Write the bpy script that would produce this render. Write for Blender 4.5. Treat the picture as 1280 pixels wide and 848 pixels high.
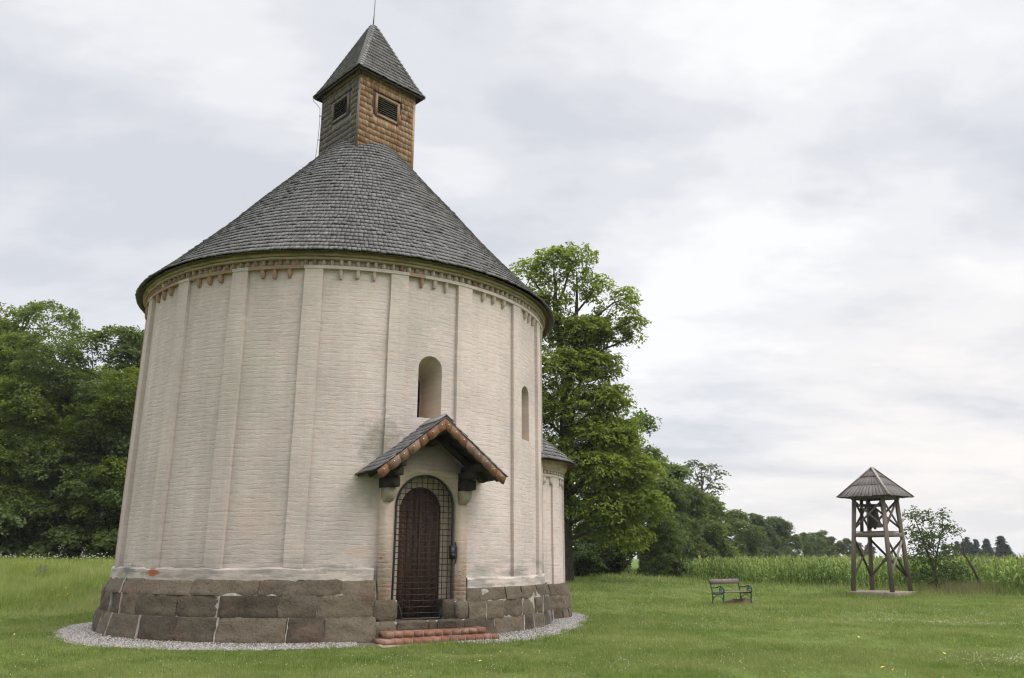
import bpy, math, random
import numpy as np
from math import sin, cos, radians, pi, atan2, sqrt

for o in list(bpy.data.objects):
    bpy.data.objects.remove(o)
scene = bpy.context.scene
COL = scene.collection
rad = math.radians

# ------------------------------------------------------------------ camera
cam_d = bpy.data.cameras.new('camera')
cam = bpy.data.objects.new('camera', cam_d)
COL.objects.link(cam)
cam.location = (0, 0, 1.6)
cam.rotation_euler = (rad(90 + 15.545), 0, 0)
cam_d.sensor_width = 36.0
cam_d.lens = 36.0 * 985 / 1280
cam_d.clip_start = 0.1
cam_d.clip_end = 4000
scene.camera = cam

# ------------------------------------------------------------------ sky and sun
SUN_AZ = 62.0      # degrees from "behind the camera" (-Y) towards +X
SUN_EL = 44.0
w = bpy.data.worlds.new('World')
scene.world = w
w.use_nodes = True
nt = w.node_tree
nt.nodes.clear()


def N(nt, t, **kw):
    n = nt.nodes.new(t)
    ins = kw.pop('ins', None)
    for k, v in kw.items():
        setattr(n, k, v)
    if ins:
        for k, v in ins.items():
            n.inputs[k].default_value = v
    return n


def L(nt, a, b):
    nt.links.new(a, b)


def ramp(nt, fac, stops, interp='LINEAR'):
    r = N(nt, 'ShaderNodeValToRGB')
    cr = r.color_ramp
    cr.interpolation = interp
    while len(cr.elements) < len(stops):
        cr.elements.new(0.5)
    for e, (p, c) in zip(cr.elements, stops):
        e.position = p
        e.color = (c, c, c, 1) if not hasattr(c, '__len__') else (*c, 1)
    if fac is not None:
        L(nt, fac, r.inputs['Fac'])
    return r.outputs['Color']


def mth(nt, op, a, b=None, c=None, clamp=False):
    n = N(nt, 'ShaderNodeMath', operation=op)
    n.use_clamp = clamp
    for i, v in enumerate((a, b, c)):
        if v is None:
            continue
        if isinstance(v, (int, float)):
            n.inputs[i].default_value = v
        else:
            L(nt, v, n.inputs[i])
    return n.outputs[0]


def mixc(nt, fac, a, b, blend='MIX'):
    n = N(nt, 'ShaderNodeMix', data_type='RGBA', blend_type=blend)
    n.clamp_result = False
    for s, v in ((n.inputs[0], fac), (n.inputs[6], a), (n.inputs[7], b)):
        if isinstance(v, (int, float)):
            s.default_value = v
        elif isinstance(v, tuple):
            s.default_value = (*v, 1) if len(v) == 3 else v
        else:
            L(nt, v, s)
    return n.outputs[2]


def noise(nt, vec, scale, detail=4, rough=0.55, dist=0.0):
    n = N(nt, 'ShaderNodeTexNoise')
    n.inputs['Scale'].default_value = scale
    n.inputs['Detail'].default_value = detail
    n.inputs['Roughness'].default_value = rough
    n.inputs['Distortion'].default_value = dist
    if vec is not None:
        L(nt, vec, n.inputs['Vector'])
    return n.outputs['Fac']


def mapping(nt, vec, scale=(1, 1, 1), loc=(0, 0, 0), rot=(0, 0, 0)):
    m = N(nt, 'ShaderNodeMapping')
    m.inputs['Scale'].default_value = scale
    m.inputs['Location'].default_value = loc
    m.inputs['Rotation'].default_value = rot
    L(nt, vec, m.inputs['Vector'])
    return m.outputs[0]


sky = N(nt, 'ShaderNodeTexSky', sky_type='NISHITA', sun_disc=False)
sky.sun_elevation = rad(SUN_EL)
sky.sun_rotation = rad(180 - SUN_AZ)
sky.air_density = 1.0
sky.dust_density = 2.5
tc = N(nt, 'ShaderNodeTexCoord')
sep = N(nt, 'ShaderNodeSeparateXYZ')
L(nt, tc.outputs['Generated'], sep.inputs[0])
zc = mth(nt, 'MAXIMUM', sep.outputs[2], 0.0)
den = mth(nt, 'ADD', zc, 0.23)
cb = N(nt, 'ShaderNodeCombineXYZ')
L(nt, mth(nt, 'DIVIDE', sep.outputs[0], den), cb.inputs[0])
L(nt, mth(nt, 'DIVIDE', sep.outputs[1], den), cb.inputs[1])
v1 = mapping(nt, cb.outputs[0], (0.85, 1.15, 1), (3.1, 1.7, 0), (0, 0, 0.25))
n1 = noise(nt, v1, 1.15, 7, 0.56, 0.25)
v2 = mapping(nt, cb.outputs[0], (1.1, 1.7, 1), (7.3, 2.2, 2), (0, 0, -0.2))
n2 = noise(nt, v2, 2.6, 6, 0.55, 0.1)
cl = mth(nt, 'ADD', mth(nt, 'MULTIPLY', n1, 0.68), mth(nt, 'MULTIPLY', n2, 0.32))
ccol = ramp(nt, cl, [(0.39, (0.645, 0.668, 0.725)), (0.465, (0.735, 0.75, 0.793)),
                     (0.53, (0.835, 0.84, 0.868)), (0.61, (0.94, 0.94, 0.95))], 'EASE')
# warmer paler band close to the horizon
hz = ramp(nt, zc, [(0.0, 1.0), (0.06, 0.85), (0.15, 0.0)], 'EASE')
ccol = mixc(nt, mth(nt, 'MULTIPLY', hz, 0.42), ccol, (0.90, 0.855, 0.82))
# a thin bright break in the cloud low on the right
gd = N(nt, 'ShaderNodeVectorMath', operation='DOT_PRODUCT')
L(nt, tc.outputs['Generated'], gd.inputs[0])
gd.inputs[1].default_value = (0.50, 0.862, 0.075)
ccol = mixc(nt, mth(nt, 'MULTIPLY', ramp(nt, gd.outputs['Value'], [(0.955, 0.0), (0.999, 1.0)], 'EASE'), mth(nt, 'MULTIPLY', ramp(nt, cl, [(0.40, 0.25), (0.60, 1.0)]), 0.75)), ccol, (0.965, 0.915, 0.875))
# overcast is brighter overhead; boosted further out of view to light lawn and roofs
zen = ramp(nt, zc, [(0.64, 0.0), (0.93, 1.0)], 'EASE')
gain = mth(nt, 'MULTIPLY_ADD', zen, 38.0, 9.8)
cvec = N(nt, 'ShaderNodeVectorMath', operation='SCALE')
L(nt, ccol, cvec.inputs[0])
L(nt, gain, cvec.inputs['Scale'])
skyc = mixc(nt, 0.95, sky.outputs[0], cvec.outputs[0])
bg = N(nt, 'ShaderNodeBackground')
bg.inputs['Strength'].default_value = 0.1
L(nt, skyc, bg.inputs['Color'])
wo = N(nt, 'ShaderNodeOutputWorld')
L(nt, bg.outputs[0], wo.inputs[0])

sun_d = bpy.data.lights.new('sun', 'SUN')
sun_d.energy = 1.9
sun_d.angle = rad(42)
sun_d.color = (1.0, 0.955, 0.88)
sun = bpy.data.objects.new('sun', sun_d)
COL.objects.link(sun)
# the lamp shines along -Z: tilt it off the zenith, then turn it
sun.rotation_euler = (rad(90 - SUN_EL), 0, rad(SUN_AZ))
sun.location = (30, -20, 40)

scene.view_settings.view_transform = 'Standard'
scene.view_settings.look = 'None'
scene.view_settings.gamma = 1
scene.view_settings.use_curve_mapping = False
scene.view_settings.exposure = 0.16
scene.render.engine = 'CYCLES'
scene.cycles.max_bounces = 10
scene.cycles.diffuse_bounces = 6
scene.cycles.transmission_bounces = 6
scene.cycles.transparent_max_bounces = 4
scene.cycles.use_denoising = True
scene.cycles.denoiser = 'OPENIMAGEDENOISE'
scene.cycles.denoising_prefilter = 'ACCURATE'
scene.cycles.filter_width = 1.2
scene.cycles.caustics_reflective = False
scene.cycles.caustics_refractive = False

# ------------------------------------------------------------------ mesh helpers
HEXF = np.array([[0, 3, 2, 1], [4, 5, 6, 7], [0, 1, 5, 4], [1, 2, 6, 5], [2, 3, 7, 6], [3, 0, 4, 7]])


class MB:
    def __init__(s):
        s.v = []
        s.f = []     # (array of faces (n,k), material index)
        s.n = 0

    def add(s, v, f, m=0):
        v = np.asarray(v, float).reshape(-1, 3)
        if isinstance(f, np.ndarray) and f.ndim == 2:
            s.f.append((f + s.n, m))
        else:
            by = {}
            for q in f:
                by.setdefault(len(q), []).append(q)
            for q in by.values():
                s.f.append((np.array(q) + s.n, m))
        s.v.append(v)
        s.n += len(v)

    def hexes(s, c, m=0):                       # c (n,8,3)
        c = np.asarray(c, float)
        n = len(c)
        f = (HEXF[None] + 8 * np.arange(n)[:, None, None]).reshape(-1, 4)
        s.add(c.reshape(-1, 3), f, m)

    def box(s, x0, x1, y0, y1, z0, z1, m=0, T=None):
        c = np.array([[x0, y0, z0], [x1, y0, z0], [x1, y1, z0], [x0, y1, z0], [x0, y0, z1], [x1, y0, z1], [x1, y1, z1], [x0, y1, z1]], float)
        if T is not None:
            c = T(c)
        s.hexes(c[None], m)

    def beam(s, a, b, wd, ht, up=(0, 0, 1), m=0, ch=0.0):
        a = np.array(a, float)
        b = np.array(b, float)
        d = b - a
        d /= np.linalg.norm(d)
        u = np.array(up, float)
        x = np.cross(d, u)
        x /= np.linalg.norm(x)
        u = np.cross(x, d)
        if ch <= 0:
            o = [(-1, -1), (1, -1), (1, 1), (-1, 1)]
            c = [a + x * p * wd / 2 + u * q * ht / 2 for p, q in o] + [b + x * p * wd / 2 + u * q * ht / 2 for p, q in o]
            s.hexes(np.array(c)[None], m)
        else:
            hw, hh = wd / 2, ht / 2
            o = [(-hw + ch, -hh), (hw - ch, -hh), (hw, -hh + ch), (hw, hh - ch), (hw - ch, hh), (-hw + ch, hh), (-hw, hh - ch), (-hw, -hh + ch)]
            v = [a + x * p + u * q for p, q in o] + [b + x * p + u * q for p, q in o]
            f = [tuple(range(7, -1, -1)), tuple(range(8, 16))] + [(i, (i + 1) % 8, 8 + (i + 1) % 8, 8 + i) for i in range(8)]
            s.add(v, f, m)

    def tube(s, pts, r, n=8, m=0, caps=True, closed=False):
        pts = np.asarray(pts, float)
        k = len(pts)
        r = np.broadcast_to(np.asarray(r, float), (k,))
        tan = np.gradient(pts, axis=0)
        if closed:
            tan = np.roll(pts, -1, 0) - np.roll(pts, 1, 0)
        tan /= np.linalg.norm(tan, axis=1)[:, None] + 1e-12
        ref = np.array([0, 0, 1.0]) if abs(tan[0][2]) < 0.9 else np.array([1.0, 0, 0])
        x = np.cross(tan[0], ref)
        x /= np.linalg.norm(x)
        vs = []
        a = np.arange(n) * 2 * pi / n
        for i in range(k):
            x = x - tan[i] * np.dot(x, tan[i])
            x /= np.linalg.norm(x) + 1e-12
            y = np.cross(tan[i], x)
            vs.append(pts[i] + r[i] * (np.cos(a)[:, None] * x + np.sin(a)[:, None] * y))
        f = []
        for i in range(k if closed else k - 1):
            j2 = (i + 1) % k
            for j in range(n):
                f.append((i * n + j, i * n + (j + 1) % n, j2 * n + (j + 1) % n, j2 * n + j))
        if caps and not closed:
            f.append(tuple(range(n - 1, -1, -1)))
            f.append(tuple((k - 1) * n + j for j in range(n)))
        s.add(np.concatenate(vs), f, m)

    def lathe(s, prof, p0=0.0, p1=360.0, n=180, m=0, closed_profile=False, c=(0, 0), wob=None):
        prof = np.asarray(prof, float)
        full = abs(p1 - p0 - 360) < 1e-6
        ph = np.radians(np.linspace(p0, p1, n + (0 if full else 1), endpoint=not full))
        k = len(prof)
        r = prof[:, 0][None, :]
        z = np.broadcast_to(prof[:, 1][None, :], (len(ph), k))
        if wob is not None:
            r = r + wob(ph)[:, None]
        r = np.broadcast_to(r, (len(ph), k))
        v = np.stack([c[0] + r * np.sin(ph)[:, None], c[1] - r * np.cos(ph)[:, None], z], -1).reshape(-1, 3)
        f = []
        q = len(ph)
        for i in range(q if full else q - 1):
            i2 = (i + 1) % q
            for j in range(k if closed_profile else k - 1):
                j2 = (j + 1) % k
                f.append((i * k + j, i2 * k + j, i2 * k + j2, i * k + j2))
        if closed_profile and not full:
            f.append(tuple(range(k)))
            f.append(tuple((q - 1) * k + j for j in range(k - 1, -1, -1)))
        s.add(v, f, m)

    def extrude(s, poly, T, o0, o1, m=0):      # poly of (u,z), T maps (u,o,z) arrays to xyz
        poly = np.asarray(poly, float)
        k = len(poly)
        a = np.stack([poly[:, 0], np.full(k, o0), poly[:, 1]], -1)
        b = np.stack([poly[:, 0], np.full(k, o1), poly[:, 1]], -1)
        f = [tuple(range(k)), tuple(range(2 * k - 1, k - 1, -1))] + [(i, k + i, k + (i + 1) % k, (i + 1) % k) for i in range(k)]
        s.add(np.concatenate([T(a), T(b)]), f, m)

    def mesh(s, name, mats, smooth=None):
        me = bpy.data.meshes.new(name)
        v = np.concatenate(s.v) if s.v else np.zeros((0, 3))
        me.vertices.add(len(v))
        me.vertices.foreach_set('co', v.astype(np.float32).ravel())
        tot = np.concatenate([np.full(len(f), f.shape[1]) for f, _ in s.f])
        li = np.concatenate([f.ravel() for f, _ in s.f])
        mi = np.concatenate([np.full(len(f), m) for f, m in s.f])
        me.loops.add(len(li))
        me.loops.foreach_set('vertex_index', li.astype(np.int32))
        me.polygons.add(len(tot))
        st = np.concatenate([[0], np.cumsum(tot)[:-1]])
        me.polygons.foreach_set('loop_start', st.astype(np.int32))
        me.polygons.foreach_set('material_index', mi.astype(np.int32))
        for mt in (mats if isinstance(mats, (list, tuple)) else [mats]):
            me.materials.append(mt)
        if smooth is not None:
            me.polygons.foreach_set('use_smooth', np.ones(len(tot), bool))
        me.update(calc_edges=True)
        me.validate()
        if smooth is not None and smooth < 180:
            me.set_sharp_from_angle(angle=rad(smooth))
        return me

    def build(s, name, mats, parent=None, smooth=None, loc=None, fixn=False):
        me = s.mesh(name, mats, smooth)
        if fixn:
            import bmesh
            bm = bmesh.new()
            bm.from_mesh(me)
            bmesh.ops.recalc_face_normals(bm, faces=bm.faces)
            bm.to_mesh(me)
            bm.free()
        o = bpy.data.objects.new(name, me)
        COL.objects.link(o)
        if parent is not None:
            o.parent = parent
        if loc is not None:
            o.location = loc
        return o


def tag(o, label=None, cat=None, group=None, kind=None):
    if label:
        o['label'] = label
    if cat:
        o['category'] = cat
    if group:
        o['group'] = group
    if kind:
        o['kind'] = kind
    return o


def empty(name, loc, rz=0.0):
    o = bpy.data.objects.new(name, None)
    COL.objects.link(o)
    o.location = loc
    o.rotation_euler = (0, 0, rz)
    return o


def vnoise(p, seed=0):
    p = np.asarray(p, float)
    i = np.floor(p).astype(np.int64)
    f = p - i
    f = f * f * (3 - 2 * f)
    out = 0
    for dx in (0, 1):
        for dy in (0, 1):
            for dz in (0, 1):
                h = ((i[..., 0] + dx) * 374761393 + (i[..., 1] + dy) * 668265263 + (i[..., 2] + dz) * 2147483647 + seed * 974634777) & 0xffffffff
                h = ((h ^ (h >> 13)) * 1274126177) & 0xffffffff
                h = ((h ^ (h >> 16)) & 0xffff) / 65535.0
                wt = (f[..., 0] if dx else 1 - f[..., 0]) * (f[..., 1] if dy else 1 - f[..., 1]) * (f[..., 2] if dz else 1 - f[..., 2])
                out = out + wt * h
    return out * 2 - 1


def fbm(p, seed=0, octv=4):
    a, s, t = 0.5, 0, 0
    p = np.asarray(p, float)
    for k in range(octv):
        s = s + a * vnoise(p * 2 ** k, seed + k)
        a *= 0.5
    return s


def sstep(a, b, x):
    t = np.clip((np.asarray(x, float) - a) / (b - a), 0, 1)
    return t * t * (3 - 2 * t)


# ------------------------------------------------------------------ materials
def new_mat(name):
    m = bpy.data.materials.new(name)
    m.use_nodes = True
    nt = m.node_tree
    nt.nodes.clear()
    out = N(nt, 'ShaderNodeOutputMaterial')
    b = N(nt, 'ShaderNodeBsdfPrincipled')
    b.inputs['Roughness'].default_value = 0.85
    b.inputs['Specular IOR Level'].default_value = 0.25
    L(nt, b.outputs[0], out.inputs[0])
    return m, nt, b


def bump(nt, b, h, strength=0.4, dist=0.02):
    n = N(nt, 'ShaderNodeBump')
    n.inputs['Strength'].default_value = strength
    n.inputs['Distance'].default_value = dist
    L(nt, h, n.inputs['Height'])
    L(nt, n.outputs[0], b.inputs['Normal'])


def objco(nt):
    return N(nt, 'ShaderNodeTexCoord').outputs['Object']


def island(nt):
    return N(nt, 'ShaderNodeNewGeometry').outputs['Random Per Island']


def cylco(nt, R):
    """object coordinates unrolled round the z axis: (arc length, z, radius)"""
    s = N(nt, 'ShaderNodeSeparateXYZ')
    L(nt, objco(nt), s.inputs[0])
    a = mth(nt, 'ARCTAN2', s.outputs[0], mth(nt, 'MULTIPLY', s.outputs[1], -1.0))
    c = N(nt, 'ShaderNodeCombineXYZ')
    L(nt, mth(nt, 'MULTIPLY', a, R), c.inputs[0])
    L(nt, s.outputs[2], c.inputs[1])
    return c.outputs[0], s.outputs[2], a


def mat_plaster(name, R, tint=(0.590, 0.508, 0.470), relief=1.0, low_brick=False, stain_shade=True):
    m, nt, b = new_mat(name)
    co, z, a = cylco(nt, R)
    wob = N(nt, 'ShaderNodeTexNoise')
    wob.inputs['Scale'].default_value = 1.7
    wob.inputs['Detail'].default_value = 4
    L(nt, co, wob.inputs['Vector'])
    wv = N(nt, 'ShaderNodeVectorMath', operation='MULTIPLY_ADD')
    L(nt, wob.outputs['Color'], wv.inputs[0])
    wv.inputs[1].default_value = (0.10, 0.09, 0)
    L(nt, co, wv.inputs[2])
    # wavering brick courses half drowned in limewash: soft grooves that come and go
    wob2 = N(nt, 'ShaderNodeTexNoise')
    wob2.inputs['Scale'].default_value = 7.0
    wob2.inputs['Detail'].default_value = 3
    L(nt, co, wob2.inputs['Vector'])
    wv2 = N(nt, 'ShaderNodeVectorMath', operation='MULTIPLY_ADD')
    L(nt, wob2.outputs['Color'], wv2.inputs[0])
    wv2.inputs[1].default_value = (0.06, 0.045, 0)
    L(nt, wv.outputs[0], wv2.inputs[2])
    br = N(nt, 'ShaderNodeTexBrick')
    L(nt, wv2.outputs[0], br.inputs['Vector'])
    br.inputs['Scale'].default_value = 1.0
    br.inputs['Brick Width'].default_value = 0.30
    br.inputs['Row Height'].default_value = 0.092
    br.inputs['Mortar Size'].default_value = 0.022
    br.inputs['Mortar Smooth'].default_value = 1.0
    br.inputs['Color1'].default_value = (0.4, 0.4, 0.4, 1)
    br.inputs['Color2'].default_value = (1, 1, 1, 1)
    br.inputs['Mortar'].default_value = (0.7, 0.7, 0.7, 1)
    sw = N(nt, 'ShaderNodeSeparateXYZ')
    L(nt, wv2.outputs[0], sw.inputs[0])
    row = mth(nt, 'PINGPONG', mth(nt, 'MULTIPLY', sw.outputs[1], 1 / 0.092), 0.5)
    row = ramp(nt, row, [(0.0, 1.0), (0.30, 0.0)], 'EASE')
    msk = ramp(nt, noise(nt, mapping(nt, co, (1.5, 4.5, 1)), 2.0, 5, 0.65), [(0.42, 0.0), (0.62, 1.0)])
    mort = mth(nt, 'MULTIPLY', mth(nt, 'ADD', mth(nt, 'MULTIPLY', row, 0.75), mth(nt, 'MULTIPLY', br.outputs['Fac'], 0.25)), msk)
    st = mapping(nt, wv.outputs[0], (2.6, 10.5, 1))
    n_st = noise(nt, st, 1.0, 4, 0.6)
    n_f = noise(nt, mapping(nt, co, (1, 1.7, 1)), 20, 5, 0.7)
    n_m = noise(nt, co, 3.2, 4, 0.6)
    n_b = noise(nt, co, 0.55, 5, 0.6)
    # colour: limewash over brick, greyer and pinker clouds, darker in the joints
    c = mixc(nt, ramp(nt, n_b, [(0.38, 0.0), (0.62, 1.0)]), tint, tuple(x * y for x, y in zip(tint, (0.77, 0.79, 0.80))))
    c = mixc(nt, mth(nt, 'MULTIPLY', ramp(nt, n_m, [(0.5, 0.0), (0.72, 1.0)]), 0.5), c, tuple(x * y for x, y in zip(tint, (1.02, 0.86, 0.78))))
    brc = N(nt, 'ShaderNodeSeparateColor')
    L(nt, br.outputs['Color'], brc.inputs[0])
    jmask = mth(nt, 'MULTIPLY', mort, mth(nt, 'MULTIPLY', ramp(nt, n_m, [(0.36, 0.1), (0.62, 1.0)]), 0.36 * relief))
    c = mixc(nt, jmask, c, tuple(x * 0.50 for x in tint))
    c = mixc(nt, mth(nt, 'MULTIPLY', ramp(nt, n_st, [(0.28, 1.0), (0.46, 0.0)]), 0.36 * relief), c, tuple(x * y for x, y in zip(tint, (0.60, 0.58, 0.53))))
    c = mixc(nt, mth(nt, 'MULTIPLY', ramp(nt, n_f, [(0.3, 1.0), (0.48, 0.0)]), 0.22), c, tuple(x * 0.62 for x in tint))
    n_p = noise(nt, mapping(nt, co, (1.0, 1.6, 1)), 6.5, 5, 0.7)
    c = mixc(nt, mth(nt, 'MULTIPLY', ramp(nt, n_p, [(0.50, 0.0), (0.66, 1.0)]), 0.32), c, tuple(min(0.8, x * y) for x, y in zip(tint, (1.22, 1.22, 1.24))))
    c = mixc(nt, mth(nt, 'MULTIPLY', ramp(nt, n_p, [(0.30, 1.0), (0.46, 0.0)]), 0.30), c, tuple(x * y for x, y in zip(tint, (0.74, 0.70, 0.64))))
    if stain_shade:
        # thin rain runs under the eaves and grey bloom here and there all round the drum
        run2 = noise(nt, mapping(nt, co, (5.0, 0.16, 1)), 1.0, 5, 0.65)
        rm = mth(nt, 'MULTIPLY', ramp(nt, run2, [(0.52, 0.0), (0.70, 1.0)]), 0.34)
        c = mixc(nt, rm, c, tuple(x * 0.66 for x in tint))
        # shade painted on the flank away from the sun, broken into vertical runs, and damp above the plinth
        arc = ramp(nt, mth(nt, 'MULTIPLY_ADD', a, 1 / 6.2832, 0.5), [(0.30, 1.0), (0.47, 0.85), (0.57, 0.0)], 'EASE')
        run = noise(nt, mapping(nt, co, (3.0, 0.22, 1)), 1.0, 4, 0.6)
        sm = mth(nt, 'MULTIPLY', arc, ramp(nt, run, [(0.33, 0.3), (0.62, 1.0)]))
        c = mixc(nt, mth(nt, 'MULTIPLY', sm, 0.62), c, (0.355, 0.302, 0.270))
        zlow = ramp(nt, mth(nt, 'MULTIPLY_ADD', z, 1.0, mth(nt, 'MULTIPLY', n_m, 0.7)), [(0.0, 1.0), (0.999, 1.0)])
        lowm = mth(nt, 'SUBTRACT', 1.0, mth(nt, 'MULTIPLY', mth(nt, 'SUBTRACT', mth(nt, 'ADD', z, mth(nt, 'MULTIPLY', n_m, 0.5)), 1.55), 2.2), clamp=True)
        lowm = mth(nt, 'MULTIPLY', lowm, ramp(nt, noise(nt, mapping(nt, co, (1.3, 5, 1)), 1.0, 4, 0.65), [(0.44, 0.0), (0.62, 0.75)]))
        c = mixc(nt, lowm, c, (0.21, 0.20, 0.18))
        chip = ramp(nt, noise(nt, co, 2.1, 3, 0.6), [(0.735, 0.0), (0.75, 1.0)])
        c = mixc(nt, mth(nt, 'MULTIPLY', chip, ramp(nt, mth(nt, 'MULTIPLY', z, 0.1), [(0.16, 1.0), (0.2, 0.0)])), c, (0.36, 0.15, 0.08))
    if stain_shade:
        # separate marks: soot-grey bloom left of the porch, bare brick chips, damp patches over the plinth
        for (s0, z0, rs, rz_, colr, amt) in ((1.80, 3.85, 0.55, 0.75, (0.22, 0.205, 0.165), 0.75), (1.55, 3.05, 0.55, 0.5, (0.33, 0.30, 0.25), 0.45), (-4.1, 1.36, 0.55, 0.13, (0.17, 0.165, 0.155), 0.95),
                                             (-3.03, 1.31, 0.21, 0.075, (0.30, 0.11, 0.05), 1.0), (1.40, 1.72, 0.24, 0.09, (0.50, 0.36, 0.27), 0.35), (1.0, 1.40, 0.75, 0.09, (0.24, 0.225, 0.20), 0.8),
                                             (-1.9, 1.42, 0.8, 0.07, (0.24, 0.225, 0.20), 0.7), (4.3, 1.30, 0.5, 0.16, (0.33, 0.31, 0.27), 0.7), (-1.3, 5.2, 0.9, 1.6, (0.37, 0.355, 0.30), 0.45),
                                             (2.4, 6.6, 0.6, 0.9, (0.42, 0.39, 0.34), 0.4), (-0.7, 2.4, 0.7, 0.5, (0.56, 0.42, 0.34), 0.35), (4.6, 3.2, 0.8, 1.3, (0.60, 0.53, 0.49), 0.5)):
            ex = mth(nt, 'DIVIDE', mth(nt, 'SUBTRACT', mth(nt, 'MULTIPLY', a, R), s0), rs)
            ez = mth(nt, 'DIVIDE', mth(nt, 'SUBTRACT', z, z0), rz_)
            dd_ = mth(nt, 'SQRT', mth(nt, 'ADD', mth(nt, 'MULTIPLY', ex, ex), mth(nt, 'MULTIPLY', ez, ez)))
            dd_ = mth(nt, 'ADD', dd_, mth(nt, 'MULTIPLY', mth(nt, 'SUBTRACT', noise(nt, co, 4.5 if rs > 0.3 else 9.0, 4, 0.7), 0.5), 2.2))
            soft = (0.25, 1.15) if rs > 0.3 else (0.75, 0.95)
            c = mixc(nt, mth(nt, 'MULTIPLY', ramp(nt, dd_, [(min(soft[0], 0.98), 1.0), (min(soft[1], 1.0), 0.0)]), amt), c, colr)
    h = mth(nt, 'ADD', mth(nt, 'MULTIPLY', n_st, 0.85 * relief), mth(nt, 'MULTIPLY', n_f, 0.42))
    h = mth(nt, 'SUBTRACT', h, mth(nt, 'MULTIPLY', mort, 0.34 * relief))
    h = mth(nt, 'ADD', h, mth(nt, 'MULTIPLY', n_m, 0.25))
    if low_brick:
        # brick laid bare where the plaster has come off the foot of the jambs
        bm_ = mth(nt, 'ADD', mth(nt, 'MULTIPLY', mth(nt, 'SUBTRACT', 2.1, z), 0.5), mth(nt, 'MULTIPLY', mth(nt, 'SUBTRACT', noise(nt, co, 3.0, 4, 0.7), 0.5), 2.4))
        bm_ = ramp(nt, bm_, [(0.36, 0.0), (0.5, 1.0)])
        b2 = N(nt, 'ShaderNodeTexBrick')
        L(nt, co, b2.inputs['Vector'])
        b2.inputs['Scale'].default_value = 1.0
        b2.inputs['Brick Width'].default_value = 0.27
        b2.inputs['Row Height'].default_value = 0.078
        b2.inputs['Mortar Size'].default_value = 0.012
        b2.inputs['Color1'].default_value = (0.42, 0.21, 0.13, 1)
        b2.inputs['Color2'].default_value = (0.55, 0.36, 0.26, 1)
        b2.inputs['Mortar'].default_value = (0.52, 0.46, 0.39, 1)
        bc = mixc(nt, ramp(nt, n_f, [(0.45, 0.0), (0.6, 0.75)]), b2.outputs['Color'], (0.56, 0.46, 0.38))
        c = mixc(nt, bm_, c, bc)
        h = mth(nt, 'SUBTRACT', h, mth(nt, 'MULTIPLY', bm_, mth(nt, 'MULTIPLY', b2.outputs['Fac'], 0.6)))
    L(nt, c, b.inputs['Base Color'])
    b.inputs['Roughness'].default_value = 0.95
    b.inputs['Specular IOR Level'].default_value = 0.1
    bump(nt, b, h, 0.40, 0.032)
    return m


def mat_noisy(name, c1, c2, scale=6.0, rough=0.9, bs=0.4, bd=0.02, isl=0.0, c3=None, stretch=(1, 1, 1), fine=30, spec=0.2):
    """two-tone surface; isl lets every separate piece (shingle, stone, plank) have its own tone"""
    m, nt, b = new_mat(name)
    co = mapping(nt, objco(nt), stretch)
    n1 = noise(nt, co, scale, 6, 0.6)
    n2 = noise(nt, co, fine, 4, 0.65)
    fac = ramp(nt, n1, [(0.3, 0.0), (0.7, 1.0)])
    if isl:
        fac = mth(nt, 'ADD', mth(nt, 'MULTIPLY', fac, 1 - isl), mth(nt, 'MULTIPLY', island(nt), isl))
    c = mixc(nt, fac, c1, c2)
    if c3:
        c = mixc(nt, ramp(nt, noise(nt, co, scale * 0.45, 4, 0.6), [(0.52, 0.0), (0.68, 0.8)]), c, c3)
    c = mixc(nt, mth(nt, 'MULTIPLY', ramp(nt, n2, [(0.3, 1.0), (0.5, 0.0)]), 0.45), c, tuple(x * 0.45 for x in c1))
    L(nt, c, b.inputs['Base Color'])
    b.inputs['Roughness'].default_value = rough
    b.inputs['Specular IOR Level'].default_value = spec
    bump(nt, b, mth(nt, 'ADD', n1, mth(nt, 'MULTIPLY', n2, 0.5)), bs, bd)
    return m


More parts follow.
